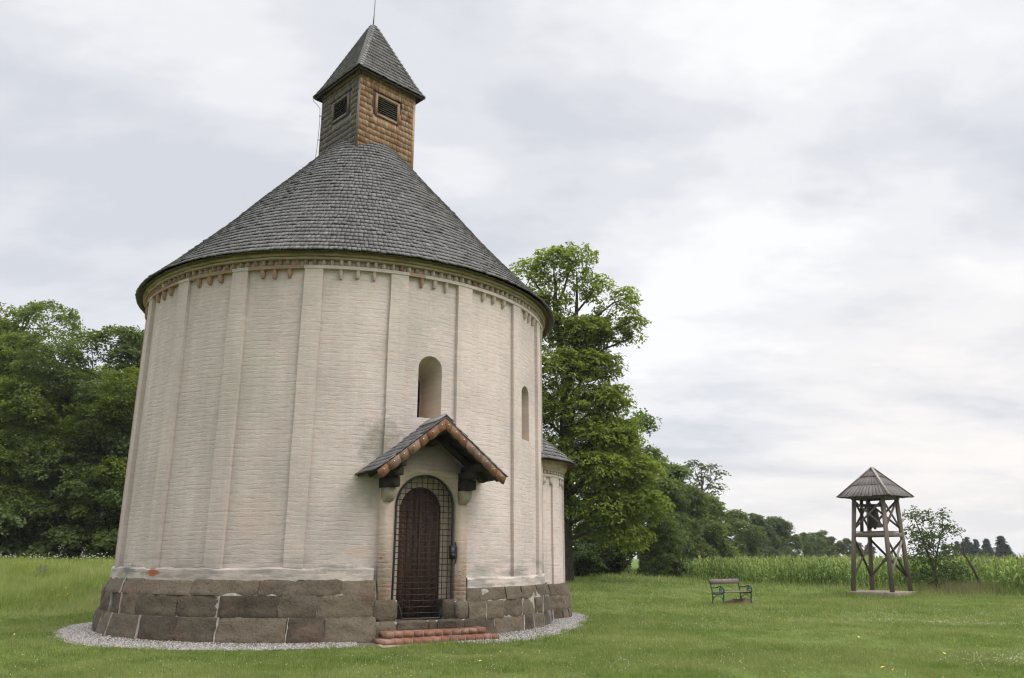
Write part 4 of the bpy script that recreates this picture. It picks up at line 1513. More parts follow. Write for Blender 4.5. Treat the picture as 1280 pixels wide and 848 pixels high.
# scalloped shingles along both gable edges, each with a nail
for sg in (-1, 1):
    q = MB()
    nl = MB()
    n = 8 if sg > 0 else 7
    step_ = (EU + 0.0) / n
    for i in range(n):
        u0, u1 = i * step_ - 0.012, (i + 1) * step_ + 0.012
        pts = []
        for u in (u0, u1):
            pts.append((u, AP - u * SL - 0.015))
        lo = []
        for t in np.linspace(1, 0, 7):
            u = u0 + (u1 - u0) * t
            dip = 0.165 + 0.035 * sin(pi * t) + rg.normal(0, 0.003)
            lo.append((u - 0.06, AP - u * SL - dip + 0.0))
        lo = [(max(u, 0.0), z) for u, z in lo]
        pts = [(max(u, 0.0), z) for u, z in pts]
        pl = [(sg * u, z) for u, z in pts + lo]
        oo = OF + 0.012 + 0.010 * (i % 2) + rg.uniform(0, 0.003)
        q.extrude(pl, TD, oo, oo + 0.012)
        uc = (u0 + u1) / 2 - 0.02
        c = TD(np.array([sg * max(uc, 0.05), oo + 0.014, AP - uc * SL - 0.085]))
        nl.tube(np.array([c, c + nD * 0.012]), 0.014, 6)
    gb = q.build('gable_board', M['gable'], canopy, fixn=True)
    me2 = nl.mesh('nail', M['nail'])
    gb_me = gb.data
    import bmesh
    bm = bmesh.new()
    bm.from_mesh(gb_me)
    k0 = len(bm.faces)
    bm.from_mesh(me2)
    bm.faces.ensure_lookup_table()
    for fc in bm.faces[k0:]:
        fc.material_index = 1
    bm.to_mesh(gb_me)
    bm.free()
    gb_me.materials.append(M['nail'])
    # rafters
    r_ = MB()
    r_.beam(TD(np.array([0.0, OF - 0.055, AP - 0.145])), TD(np.array([sg * (EU - 0.10), OF - 0.055, AP - 0.145 - (EU - 0.10) * SL])), 0.12, 0.15, up=nD)
    r_.beam(TD(np.array([0.0, 0.22, AP - 0.12])), TD(np.array([sg * (EU - 0.10), 0.22, AP - 0.12 - (EU - 0.10) * SL])), 0.12, 0.15, up=nD)
    r_.build('rafter', M['tar_beam'], canopy)
    # two stepped bracket beams on the corbel stone
    r_ = MB()
    r_.beam(TD(np.array([sg * 0.87, -0.2, 3.105])), TD(np.array([sg * 0.87, 0.44, 3.105])), 0.25, 0.21, ch=0.012)
    r_.beam(TD(np.array([sg * 0.87, -0.2, 3.30])), TD(np.array([sg * 0.87, 0.62, 3.30])), 0.24, 0.16, ch=0.012)
    r_.beam(TD(np.array([sg * 0.90, -0.2, 3.44])), TD(np.array([sg * 0.90, 0.90, 3.44])), 0.18, 0.14, ch=0.01)
    r_.build('bracket', M['tar_beam'], canopy)
r_ = MB()
r_.beam(TD(np.array([0, -0.2, AP - 0.20])), TD(np.array([0, OF - 0.02, AP - 0.20])), 0.16, 0.22, ch=0.01)
r_.beam(TD(np.array([0, -0.2, AP - 0.40])), TD(np.array([0, 0.42, AP - 0.40])), 0.20, 0.18, ch=0.01)
r_.build('ridge_beam', M['tar_beam'], canopy)

# ---- apse
AD, AR = 4.2, 2.36
apx = cyl(np.array(120.3), AD, 0.0)
q = MB()
q.lathe([(AR, 0.3), (AR, 1.2), (AR, 2.5), (AR, 4.15), (AR - 0.3, 4.2)], n=120, wob=lambda ph: 0.004 * np.sin(9 * ph))
apse = q.build('apse', M['plaster_apse'], church, smooth=30, loc=apx)
for ph in (30, 62, 94, 126, 158, 190):
    q = MB()
    arc_slab(q, ph - 5, ph + 5, AR - 0.05, AR + 0.06, 0.92, 3.78, 2)
    q.build('pilaster', M['plaster_apse'], apse, fixn=True, smooth=30)
q = MB()
arc_slab(q, -180, 180, AR - 0.05, AR + 0.062, 3.78, 3.86, 3)
for ph in np.arange(0, 360, 8.0):
    if min(abs(ph - p_) for p_ in (30, 62, 94, 126, 158, 190)) > 5:
        arc_slab(q, ph - 1.1, ph + 1.1, AR - 0.05, AR + 0.058, 3.60, 3.785, 1.1)
q.build('corbel_frieze', M['plaster_apse'], apse, fixn=True)
q = MB()
arc_slab(q, -180, 180, AR - 0.05, AR + 0.02, 3.862, 3.953, 3)
for ph in np.arange(0, 360, 4.0):
    arc_slab(q, ph - 0.9, ph + 0.9, AR - 0.03, AR + 0.075, 3.868, 3.95, 0.9)
q.build('sawtooth_course', M['dentil'], apse, fixn=True)
q = MB()
q.lathe([(AR - 0.2, 3.955), (AR + 0.09, 3.955), (AR + 0.10, 4.02), (AR + 0.15, 4.08), (AR + 0.17, 4.16), (AR + 0.2, 4.22), (AR - 0.2, 4.3)], n=120)
q.build('cornice', M['cornice'], apse, smooth=35)
q = MB()
rg = np.random.default_rng(3)
pt = MB()
course(q, 0, 235, 0.62, 0.93, AR + 0.19, AR + 0.10, 0.4, 0.8, rg, AR, pt=pt)
course(q, 0, 235, 0.28, 0.62, AR + 0.21, AR + 0.19, 0.4, 0.8, rg, AR, pt=pt)
course(q, 0, 235, -0.05, 0.28, AR + 0.24, AR + 0.21, 0.4, 0.8, rg, AR, pt=pt)
ap_pl = q.build('plinth', M['stone'], apse, smooth=35)
q = MB()
q.lathe([(AR - 0.1, 0.91), (AR + 0.065, 0.90), (AR + 0.155, 0.62), (AR + 0.185, 0.0), (AR + 0.215, -0.1)], 0, 235, 80)
MERGE(q, pt)
q.build('mortar_bed', [M['mortar'], M['pointing']], ap_pl, smooth=40)
ap_prof = np.array([[AR + 0.42, 4.20], [AR + 0.05, 4.52], [0.2, 6.35]])
ap_l = np.concatenate([[0], np.cumsum(np.sqrt((np.diff(ap_prof, axis=0) ** 2).sum(1)))])
q = MB()
cone_shingles(q, lambda s: (np.interp(s, ap_l, ap_prof[:, 0]), np.interp(s, ap_l, ap_prof[:, 1])), 0.0, ap_l[-1] - 0.3, 0.190, 0.105, 0.028, rg, lift=0.056)
q.lathe(ap_prof - np.array([0.03, 0.03]), n=90, m=1)
q.lathe([(AR + 0.40, 4.165), (AR + 0.1, 4.33)], n=90, m=1)
q.build('apse_roof', [M['shingle'], M['soffit']], apse)

# ------------------------------------------------------------------ gravel apron, soil strip
def ring_edge(ph):
    p = np.radians(ph)
    e = np.interp(ph, [-130, -70, -56, -35, -9, 4, 12, 28, 41, 63, 76, 88, 97, 107, 120, 138, 152],
                  [6.3, 6.3, 6.36, 6.60, 6.55, 6.28, 6.10, 6.08, 6.72, 6.36, 6.22, 6.3, 6.5, 6.95, 7.3, 7.2, 6.6])
    return e + 0.035 * np.sin(9 * p + 0.6) + 0.03 * np.sin(23 * p + 2)


ph = np.arange(-130, 150.1, 1.0)
q = MB()
ro = ring_edge(ph) + 0.03 * vnoise(np.stack([ph * 0.6, ph * 0, ph * 0], -1), 2)
v = np.stack([cyl(ph, 5.2, 0.035 + ph * 0), cyl(ph, 5.7, 0.035 + ph * 0), cyl(ph, ro, 0.004 + ph * 0)], 1) + np.array([CX, CY, 0])
v[:, 0, 2] += 0; v[:, 1, 2] += gz(v[:, 1, 0], v[:, 1, 1]); v[:, 2, 2] += gz(v[:, 2, 0], v[:, 2, 1])
q.add(v.reshape(-1, 3), [(i * 3 + j, i * 3 + j + 1, (i + 1) * 3 + j + 1, (i + 1) * 3 + j) for i in range(len(ph) - 1) for j in range(2)])
tag(q.build('gravel_bed', M['gravelbed'], smooth=180, fixn=True), 'pale gravel apron around the foot of the church', 'gravel', kind='structure')

ICO = np.array([(0, 0, 1), (1, 0, 0), (0, 1, 0), (-1, 0, 0), (0, -1, 0), (0, 0, -1)], float)
OCT = np.array([(0, 1, 2), (0, 2, 3), (0, 3, 4), (0, 4, 1), (5, 2, 1), (5, 3, 2), (5, 4, 3), (5, 1, 4)])


def scatter_blobs(mb, pos, size, rg, flat=0.7, m=0):
    n = len(pos)
    v = ICO[None] * rg.uniform(0.6, 1.25, (n, 6, 3))
    th = rg.uniform(0, 2 * pi, n)
    c, s = np.cos(th)[:, None], np.sin(th)[:, None]
    x = v[..., 0] * c - v[..., 1] * s
    y = v[..., 0] * s + v[..., 1] * c
    v = np.stack([x, y, v[..., 2] * flat], -1) * np.asarray(size)[:, None, None]
    v = v + pos[:, None, :]
    f = (OCT[None] + 6 * np.arange(n)[:, None, None]).reshape(-1, 3)
    mb.add(v.reshape(-1, 3), f, m)


rg = np.random.default_rng(101)
n = 27000
pp = rg.uniform(-95, 140, n)
ed = ring_edge(pp)
rr = 5.45 + (ed - 5.45 + 0.05) * np.sqrt(rg.random(n))
rr = np.where(rg.random(n) < 0.015, ed + rg.exponential(0.10, n), rr)
ok = ~((np.abs(pp - PD) < 14.5) & (rr < 6.12))
pp, rr = pp[ok], rr[ok]
P = cyl(pp, rr, 0 * rr) + np.array([CX, CY, 0])
t = np.clip((rr - 5.7) / (ring_edge(pp) - 5.7), 0, 1)
P[:, 2] = gz(P[:, 0], P[:, 1]) + 0.035 * (1 - t) + 0.010
q = MB()
scatter_blobs(q, P, rg.uniform(0.014, 0.034, len(P)), rg)
tag(q.build('gravel', M['gravel']), 'loose white and grey pebbles around the church plinth', 'gravel', kind='stuff')

q = MB()
us = np.linspace(-1.2, 1.7, 24)
inner = np.stack([us, 0.7 + us * 0, 0.042 + us * 0], -1)
outer = np.stack([us, 0.93 + 0.06 * np.sin(us * 4) + 0.03 * np.sin(us * 11), 0.045 + us * 0], -1)
v = np.concatenate([TD(inner), TD(outer)]) + np.array([CX, CY, 0])
v[24:, 2] = gz(v[24:, 0], v[24:, 1]) + 0.008
q.add(v, [(i, i + 1, 25 + i, 24 + i) for i in range(23)])
tag(q.build('path', M['dirt'], fixn=True), 'bare trodden soil in front of the brick steps', 'soil', kind='structure')

# ------------------------------------------------------------------ bell tower
BT = np.array([16.1, 36.0])
btz = float(gz(BT[0], BT[1]))
bell_tower = empty('bell_tower', (BT[0], BT[1], btz))
tag(bell_tower, 'open timber bell tower with cross braces and pyramid roof on a concrete slab', 'bell tower')
th0 = rad(-19.5 + 2)                                       # corner C looks to the lawn, a little to the right
def bpt(k, s, z, lean=True):
    # corners: 0 = front, 1 = right, 2 = back, 3 = left
    a = rad(-95) + k * pi / 2
    lx = 0.20 * z / 4.2 if lean else 0
    return np.array([s * cos(a) + lx, s * sin(a), z])


SB, ST = 1.22, 0.91
PT = 4.22
sdiag = lambda z: SB + (ST - SB) * (z / PT)
q = MB()
s2 = 1.22 + 0.27
v = [bpt(k, s2, -0.1, False) for k in range(4)] + [bpt(k, s2, 0.20, False) for k in range(4)]
q.hexes(np.array(v)[None])
slab = q.build('base_slab', M['concrete'], bell_tower)
md = slab.modifiers.new('bevel', 'BEVEL')
md.width = 0.03
md.segments = 2
for k in range(4):
    q = MB()
    q.beam(bpt(k, sdiag(0.2), 0.2), bpt(k, sdiag(PT), PT), 0.155, 0.155, up=bpt(k, 1, 0, False), ch=0.012)
    q.build('post', M['tower_wood'], bell_tower)


def brace(ka, za, kb, zb, mat, wd=0.085):
    a = bpt(ka, sdiag(za) - 0.02, za)
    b = bpt(kb, sdiag(zb) - 0.02, zb)
    q = MB()
    mid = (a + b) / 2
    nrm = np.array([mid[0], mid[1], 0])
    q.beam(a, b, 0.06, wd, up=np.cross(b - a, nrm))
    q.build('brace', M[mat], bell_tower)


for (ka, kb) in ((3, 2), (2, 1), (0, 1)):
    brace(ka, 2.42, kb, 0.78, 'tower_dark')
    brace(ka, 0.82, kb, 2.38, 'tower_wood' if ka != 0 else 'tower_light')
for (ka, kb) in ((3, 0), (0, 1), (1, 2), (2, 3)):
    brace(ka, 2.85, kb, 4.05, 'tower_wood', 0.075)
    brace(ka, 4.05, kb, 2.85, 'tower_wood', 0.075)
q = MB()
for k in range(4):
    q = MB()
    a, b = bpt(k, sdiag(2.58), 2.58), bpt((k + 1) % 4, sdiag(2.58), 2.58)
    d = (b - a) / np.linalg.norm(b - a)
    q.beam(a - d * 0.02, b + d * 0.02, 0.10, 0.17, ch=0.008)
    q.build('tie_beam', M['tower_wood'], bell_tower)
    q = MB()
    a, b = bpt(k, sdiag(4.18), 4.18), bpt((k + 1) % 4, sdiag(4.18), 4.18)
    q.beam(a - d * 0.12, b + d * 0.12, 0.13, 0.15 - 0.01 * (k % 2), ch=0.008)
    q.build('tie_beam', M['tower_wood'], bell_tower)
q = MB()
a0, a1, a2, a3 = [bpt(k, sdiag(2.7) - 0.08, 2.69) for k in range(4)]
for i in range(9):
    t0, t1 = i / 9 + 0.006, (i + 1) / 9 - 0.006
    P_ = [a0 + (a1 - a0) * t0, a0 + (a1 - a0) * t1, a3 + (a2 - a3) * t1, a3 + (a2 - a3) * t0]
    q.hexes(np.array(P_ + [p + np.array([0, 0, 0.04]) for p in P_])[None])
q.build('platform', M['tower_wood'], bell_tower)
# pyramid roof in three tiers of boards
rf = MB()
capm = MB()
lx = 0.20 * 4.3 / 4.2
rofs = np.array([lx, 0, 0])
RS, RZ0, RZ1 = 1.66, 4.22, 5.48
rg = np.random.default_rng(55)
tiers = [(0.0, 0.42), (0.36, 0.72), (0.66, 1.0)]
for ti, (f0, f1) in enumerate(tiers):
    lift = 0.035
    for k in range(4):
        n_b = [13, 9, 5][ti]
        s0, s1 = RS * (1 - f0), RS * (1 - f1) + 0.0
        z0, z1 = RZ0 + (RZ1 - RZ0) * f0 + lift * (ti + 0.5) * 0.6 - (0.03 if ti == 0 else 0), RZ0 + (RZ1 - RZ0) * f1 + lift * 0.3
        A, B = bpt(k, s0, z0, False) + rofs, bpt((k + 1) % 4, s0, z0, False) + rofs
        C_, D_ = bpt(k, max(s1, 0.02), z1, False) + rofs, bpt((k + 1) % 4, max(s1, 0.02), z1, False) + rofs
        cs = []
        for i in range(n_b):
            t0, t1 = i / n_b, (i + 1) / n_b
            t0 += 0.004
            t1 -= 0.004
            dz = np.array([0, 0, 0.03])
            j = np.array([0, 0, rg.normal(0, 0.006)])
            P_ = [A + (B - A) * t0 + j, A + (B - A) * t1 + j, C_ + (D_ - C_) * t1, C_ + (D_ - C_) * t0]
            cs.append(P_ + [p + dz for p in P_])
        rf.hexes(np.array(cs))
for k in range(4):
    a, b = bpt(k, RS + 0.02, RZ0 + 0.015, False) + rofs, bpt(k, 0.03, RZ1 + 0.085, False) + rofs
    capm.beam(a, b, 0.10, 0.03, up=(0, 0, 1))
rfo = rf.build('roof', M['tower_roof'], bell_tower)
capm.build('hip_cap', M['tower_light'], rfo)
# king post frame that carries the bell
q = MB()
q.beam(np.array([-0.52, 0.10, 2.73]), np.array([-0.38, 0.06, 4.25]), 0.13, 0.13)
q.beam(np.array([0.52, -0.06, 2.73]), np.array([0.42, -0.04, 4.25]), 0.12, 0.12)
q.beam(np.array([-0.55, 0.06, 3.86]), np.array([0.65, -0.06, 3.86]), 0.10, 0.12)
q.build('bell_frame', M['tower_dark'], bell_tower)

church_bell = empty('church_bell', (BT[0] + 0.04, BT[1] + 0.0, btz + 2.90))
church_bell.scale = (1.12, 1.12, 1.15)
tag(church_bell, 'dark bronze bell hanging inside the open timber tower', 'bell')
q = MB()
q.lathe([(0.0, 0.75), (0.10, 0.745), (0.155, 0.70), (0.175, 0.6), (0.19, 0.42), (0.225, 0.22), (0.275, 0.08), (0.305, 0.0), (0.285, 0.0), (0.2, 0.2), (0.16, 0.6), (0.0, 0.68)], n=28)
q.build('bell_body', M['bronze'], church_bell, smooth=50)
q = MB()
q.tube([(0, 0, 0.62), (0.01, 0, 0.2), (0.012, 0, 0.02)], [0.015, 0.018, 0.03], 6)
q.lathe([(0.0, -0.08), (0.05, -0.05), (0.055, 0.0), (0.03, 0.04)], n=10)
q.build('clapper', M['iron'], church_bell)
q = MB()
q.beam((0, -0.06, 0.78), (0, 0.06, 0.78), 0.09, 0.10)
q.build('hanger', M['iron'], church_bell)

# ------------------------------------------------------------------ park bench
ba = rad(39)
bz = float(gz(8.15, 29.9))
bench = empty('park_bench', (7.9, 29.75, bz), ba)
tag(bench, 'park bench with green cast iron scroll ends and brown wooden slats on the lawn', 'bench')
HLn = 0.82


def spiral(c, r0, r1, a0, a1, n=16):
    t = np.linspace(0, 1, n)
    a = a0 + (a1 - a0) * t
    r = r0 + (r1 - r0) * t
    return [(c[0] + r_ * cos(x), c[1] + r_ * sin(x)) for r_, x in zip(r, a)]


for sx in (-1, 1):
    X = sx * HLn
    def Q(pts):
        return np.array([(X, y, z) for y, z in pts])
    # y: negative = front
    q = MB()
    q.tube(Q([(0.36, 0.90), (0.335, 0.86), (0.30, 0.76), (0.245, 0.58), (0.21, 0.42), (0.215, 0.30)]), [0.03, 0.026, 0.024, 0.024, 0.024, 0.024], 7)
    q.tube(Q([(0.26, 0.40), (0.10, 0.385), (-0.10, 0.39), (-0.24, 0.40)]), 0.022, 7)
    q.tube(Q([(0.235, 0.16), (0.16, 0.27), (0.04, 0.335), (-0.08, 0.33), (-0.18, 0.26), (-0.235, 0.17)]), 0.015, 6)
    fr = q.build('side_frame', M['bench_iron'], bench, smooth=60)
    q = MB()
    q.tube(Q([(0.26, 0.615), (0.16, 0.60), (0.04, 0.605), (-0.08, 0.64), (-0.17, 0.655), (-0.245, 0.625), (-0.285, 0.56), (-0.275, 0.47), (-0.245, 0.40)]), 0.024, 7)
    q.tube(Q(spiral((-0.195, 0.515), 0.115, 0.03, rad(95), rad(95 - 560), 26)), 0.017, 6)
    q.build('armrest', M['bench_iron'], fr, smooth=60)
    q = MB()
    q.tube(Q([(-0.245, 0.40), (-0.26, 0.33), (-0.235, 0.26), (-0.225, 0.16), (-0.245, 0.06), (-0.275, 0.0)]), [0.026, 0.028, 0.026, 0.022, 0.022, 0.026], 7)
    q.build('leg', M['bench_iron'], fr, smooth=60)
    q = MB()
    q.tube(Q([(0.215, 0.30), (0.225, 0.18), (0.25, 0.08), (0.285, 0.0)]), [0.024, 0.022, 0.022, 0.026], 7)
    q.build('leg', M['bench_iron'], fr, smooth=60)
q = MB()
for y0, y1, z in ((-0.25, -0.14, 0.425), (-0.12, -0.01, 0.420), (0.01, 0.12, 0.418), (0.14, 0.21, 0.425)):
    q.box(-HLn - 0.03, HLn + 0.03, y0, y1, z, z + 0.032)
q.build('seat', M['bench_wood'], bench)
q = MB()
for (ya, za, yb, zb) in ((0.262, 0.715, 0.318, 0.875),):
    for th in (0,):
        nx_v = np.array([0, -0.94, 0.33]) * 0.03
        c = [(-HLn - 0.03, ya, za), (HLn + 0.03, ya, za), (HLn + 0.03, yb, zb), (-HLn - 0.03, yb, zb)]
        q.hexes(np.array([[*c, *[tuple(np.array(p) + nx_v) for p in c]]]))
q.build('backrest', M['bench_wood'], bench, fixn=True)

q = MB()
rg = np.random.default_rng(9)
A, B = np.meshgrid(np.linspace(0, 2 * pi, 29), np.linspace(0, 1, 7))
rx, ry = 0.66, 0.27
rr = 1 + 0.22 * vnoise(np.stack([np.cos(A) * 2.2, np.sin(A) * 2.2, B * 0], -1), 6) + 0.12 * vnoise(np.stack([np.cos(A) * 6, np.sin(A) * 6, B], -1), 7)
rad_p = np.where(B < 0.4, 1.0 - 0.12 * B / 0.4, 0.88 * (1 - (B - 0.4) / 0.6))
hz_ = np.where(B < 0.4, B / 0.4 * 0.15, 0.15 + 0.09 * vnoise(np.stack([A * 2, B * 6, A * 0], -1), 8))
V = np.stack([rx * rr * rad_p * np.cos(A), ry * rr * rad_p * np.sin(A), hz_ - 0.02], -1)
k = 29
q.add(V.reshape(-1, 3), [(i * k + j, i * k + j + 1, (i + 1) * k + j + 1, (i + 1) * k + j) for i in range(6) for j in range(28)])
st = q.build('tree_stump', M['stump'], smooth=30, loc=(8.35, 30.3, float(gz(8.35, 30.3))))
st.rotation_euler = (0, 0, rad(10))
tag(st, 'low rotten brown stump lying in the grass under the bench', 'stump')

# ------------------------------------------------------------------ trees
def leaf_cloud(mb, centers, normals, rg, per, spray_r, L_, W_, droop=0.25, flat=0.28, jit=0.5, m=0):
    """sprays of leaves: a shallow drooping dish of separate leaf faces round every centre"""
    n = len(centers)
    nn = normals / np.linalg.norm(normals, axis=1)[:, None]
    ref = np.where(np.abs(nn[:, 2:3]) < 0.9, np.array([[0, 0, 1.0]]), np.array([[1.0, 0, 0]]))
    tx = np.cross(nn, ref)
    tx /= np.linalg.norm(tx, axis=1)[:, None]
    ty = np.cross(nn, tx)
    th = rg.uniform(0, 2 * pi, (n, per))
    rho = np.sqrt(rg.random((n, per)))
    sr = spray_r * rg.uniform(0.65, 1.35, (n, 1))
    rr = rho * sr
    dirv = np.cos(th)[..., None] * tx[:, None] + np.sin(th)[..., None] * ty[:, None]
    hgt = rg.normal(0, flat * 0.6, (n, per)) * sr
    pos = centers[:, None] + dirv * rr[..., None] + nn[:, None] * hgt[..., None]
    pos[..., 2] -= droop * rho ** 2 * sr
    ln = nn[:, None] + rg.normal(0, jit, (n, per, 3)) + dirv * (rho * droop * 0.9)[..., None]
    ln /= np.linalg.norm(ln, axis=-1)[..., None]
    ld = dirv + rg.normal(0, 0.55, (n, per, 3))
    ld[..., 2] -= droop * 0.8
    ld = ld - ln * (ld * ln).sum(-1)[..., None]
    ld /= np.linalg.norm(ld, axis=-1)[..., None] + 1e-9
    ls = np.cross(ln, ld)
    sc = rg.uniform(0.65, 1.3, (n, per, 1))
    a = pos - ld * L_ * 0.5 * sc
    b = pos + ls * W_ * 0.5 * sc + ld * L_ * 0.05 * sc
    c = pos + ld * L_ * 0.5 * sc
    d = pos - ls * W_ * 0.5 * sc + ld * L_ * 0.05 * sc
    v = np.stack([a, b, c, d], 2).reshape(-1, 3)
    f = np.arange(len(v)).reshape(-1, 4)
    mb.add(v, f, m)


def lobe_sprays(lobes, n, rg, shell=0.5, upw=0.7):
    lobes = np.array(lobes, float)
    wt = (lobes[:, 3] * lobes[:, 4] * lobes[:, 5]) ** (2 / 3.)
    if lobes.shape[1] > 6:
        wt = wt * lobes[:, 6]
    idx = rg.choice(len(lobes), n, p=wt / wt.sum())
    d = rg.normal(0, 1, (n, 3))
    d /= np.linalg.norm(d, axis=1)[:, None]
    d[:, 2] = np.where((d[:, 2] < -0.3) & (rg.random(n) < 0.5), -d[:, 2], d[:, 2])
    r = shell + (1 - shell) * np.sqrt(rg.random(n))
    r *= 1 + 0.16 * vnoise(d * 2.3 + idx[:, None] * 5.1, 4)
    lb = lobes[idx]
    c = lb[:, :3] + d * r[:, None] * lb[:, 3:6]
    nrm = d * (1 - upw) + np.array([0, 0, upw]) + rg.normal(0, 0.18, (n, 3))
    return c, nrm


def limb(mb, a, b, r0, r1, rg, n=6, bend=0.12, sides=7):
    a, b = np.array(a, float), np.array(b, float)
    t = np.linspace(0, 1, n)
    ln = np.linalg.norm(b - a)
    p = a + (b - a) * t[:, None]
    p[:, 2] += np.sin(t * pi) * ln * 0.08
    p[1:-1] += rg.normal(0, bend * ln / n, (n - 2, 3))
    mb.tube(p, r0 + (r1 - r0) * t, sides)
    return p


def tree_meshes(seed, H, RAD, leafmat, n_spray, per, spray_r, L_, W_, z_lo=0.12, n_lobe=22, shape='round', shell=0.5, r_tr=0.22, droop=0.3, twigs=60):
    rg = np.random.default_rng(seed)
    lobes = []
    for i in range(n_lobe):
        t = (i + rg.random()) / n_lobe
        zz = z_lo + (0.93 - z_lo) * t
        if shape == 'round':
            env = sqrt(max(0.05, 1 - ((zz - 0.5) / 0.56) ** 2))
        elif shape == 'skirt':
            env = min(1.0, 1.15 * (1 - zz) ** 0.55 + 0.05)
        else:
            env = max(0.12, 1 - zz)
        a = rg.uniform(0, 2 * pi)
        rr = RAD * env * rg.uniform(0.25, 0.80)
        s = RAD * rg.uniform(0.26, 0.50) * (0.55 + 0.45 * env)
        lobes.append((rr * cos(a), rr * sin(a), zz * H, s, s, s * rg.uniform(0.55, 0.8)))
    lobes.append((0, 0, H * 0.94, RAD * 0.28, RAD * 0.28, H * 0.06))
    tm = MB()
    top = H * 0.88
    n = 10
    t = np.linspace(0, 1, n)
    p = np.stack([np.cumsum(rg.normal(0, 0.02 * H / n, n)), np.cumsum(rg.normal(0, 0.02 * H / n, n)), t * top - 0.15 * (t == 0)], -1)
    p[0, :2] = 0
    tm.tube(p, r_tr * (1 - 0.88 * t) * (1 + 0.5 * np.exp(-t * 14)), 9)
    c, nr = lobe_sprays(lobes, n_spray, rg, shell)
    for lb in lobes:
        z0 = max(H * 0.08, lb[2] * 0.72 - 0.3)
        a = np.array([np.interp(z0, p[:, 2], p[:, 0]), np.interp(z0, p[:, 2], p[:, 1]), z0])
        pts = limb(tm, a, lb[:3], r_tr * 0.32 * (1 - 0.6 * z0 / H), r_tr * 0.07, rg)
    for k in rg.choice(n_spray, min(twigs, n_spray), replace=False):
        lb = min(lobes, key=lambda q_: sum((q_[i] - c[k][i]) ** 2 for i in range(3)))
        limb(tm, lb[:3], c[k], r_tr * 0.09, r_tr * 0.03, rg, 4, 0.1, 5)
    cm = MB()
    leaf_cloud(cm, c, nr, rg, per, spray_r, L_, W_, droop)
    return tm.mesh('trunk', M['bark'], 60), cm.mesh('crown', M[leafmat])


def plant(name, meshes, x, y, label, cat, group=None, rz=0.0, sc=(1, 1, 1), z=None, crown=None):
    t = empty(name, (x, y, float(gz(x, y)) if z is None else z), rz)
    t.scale = sc
    tag(t, label, cat, group)
    for nm, me in zip(('trunk', 'crown'), meshes):
        o = bpy.data.objects.new(nm, me)
        COL.objects.link(o)
        o.parent = t
    return t


# the tall chestnut-like tree behind the church
rg = np.random.default_rng(2024)
TX, TY = 3.0, 42.0
tz = float(gz(TX, TY))
lob = [(-2.0, 0.5, 16.6, 1.5, 1.6, 1.3, 0.62), (-0.6, 0.0, 17.2, 1.3, 1.4, 1.3, 0.6), (0.7, 0.2, 17.3, 1.25, 1.4, 1.45, 0.62), (1.6, -0.2, 15.6, 1.2, 1.4, 1.0, 0.65), (-1.0, 0.4, 14.8, 1.7, 1.7, 1.2, 0.7),
       (3.3, -0.4, 15.0, 0.95, 1.0, 0.75, 0.7), (3.6, -0.3, 13.7, 0.95, 1.1, 0.7, 0.7), (2.5, -0.2, 13.0, 1.0, 1.1, 0.6, 0.7), (2.0, -0.1, 14.2, 0.8, 0.9, 0.6, 0.5), (3.7, -0.4, 12.8, 0.7, 0.8, 0.4, 0.5),
       (1.0, 0.0, 13.2, 1.7, 1.7, 1.1, 0.8), (-2.2, 0.8, 12.6, 2.2, 2.0, 1.6, 0.5), (1.5, -0.2, 11.2, 1.6, 1.7, 1.0, 0.9), (0.2, -0.3, 11.0, 2.0, 2.0, 1.3, 0.8),
       (2.0, -0.4, 9.2, 1.5, 1.6, 1.0, 1), (0.4, 0.0, 8.8, 2.2, 2.2, 1.4, 0.9), (2.4, -0.2, 7.4, 1.6, 1.7, 1.1, 1), (-2.5, 0.0, 9.0, 2.4, 2.2, 1.6, 1), (1.6, -0.9, 7.2, 1.9, 1.8, 1.1, 1.1),
       (3.3, -0.4, 5.4, 1.6, 1.7, 1.1, 1.2), (1.4, -1.2, 5.4, 1.9, 1.8, 1.2, 1.2), (3.5, -0.7, 3.8, 1.5, 1.6, 1.0, 1.2), (1.8, -1.1, 3.6, 1.7, 1.6, 1.1, 1.2), (-1.5, -0.5, 6.0, 2.2, 2.0, 1.6, 1), (-1.6, -0.4, 3.6, 2.0, 2.0, 1.4, 1), (2.6, -0.9, 2.2, 1.5, 1.4, 0.7, 1.1)]
lob += [(0.9, 0.3, 12.4, 1.5, 1.5, 0.9, 0.8), (1.6, 0.0, 13.4, 1.2, 1.3, 0.8, 0.7), (-0.3, 0.2, 13.4, 1.3, 1.4, 0.9, 0.7)]
lob = [(a, b, c, d * 0.94, e * 0.94, f * 0.92, g * 0.82) if c > 11.9 else (a, b, c, d, e, f, g) for a, b, c, d, e, f, g in lob]
tm = MB()
tp = np.array([(-0.35, 0.3, -0.2), (-0.3, 0.25, 2), (-0.2, 0.2, 5), (-0.1, 0.1, 8), (0.0, 0.05, 10.2), (-0.25, 0.1, 12.2), (-0.6, 0.15, 14.2), (-0.5, 0.1, 16.2)])
tm.tube(tp, [0.55, 0.42, 0.37, 0.33, 0.28, 0.19, 0.12, 0.05], 12)
tm.tube([(0.0, 0.05, 10.0), (0.35, 0.0, 11.6), (0.55, 0.0, 13.4), (0.65, 0.1, 15.2), (0.7, 0.2, 16.8)], [0.2, 0.17, 0.13, 0.08, 0.03], 9)
tm.tube([(0.3, 0.0, 9.6), (1.3, -0.2, 11.2), (1.9, -0.3, 12.6), (2.2, -0.3, 13.9), (2.8, -0.4, 15.0)], [0.10, 0.07, 0.045, 0.03, 0.012], 7)
tm.tube([(1.9, -0.3, 12.6), (2.7, -0.3, 13.1), (3.5, -0.3, 13.5)], [0.04, 0.03, 0.012], 6)
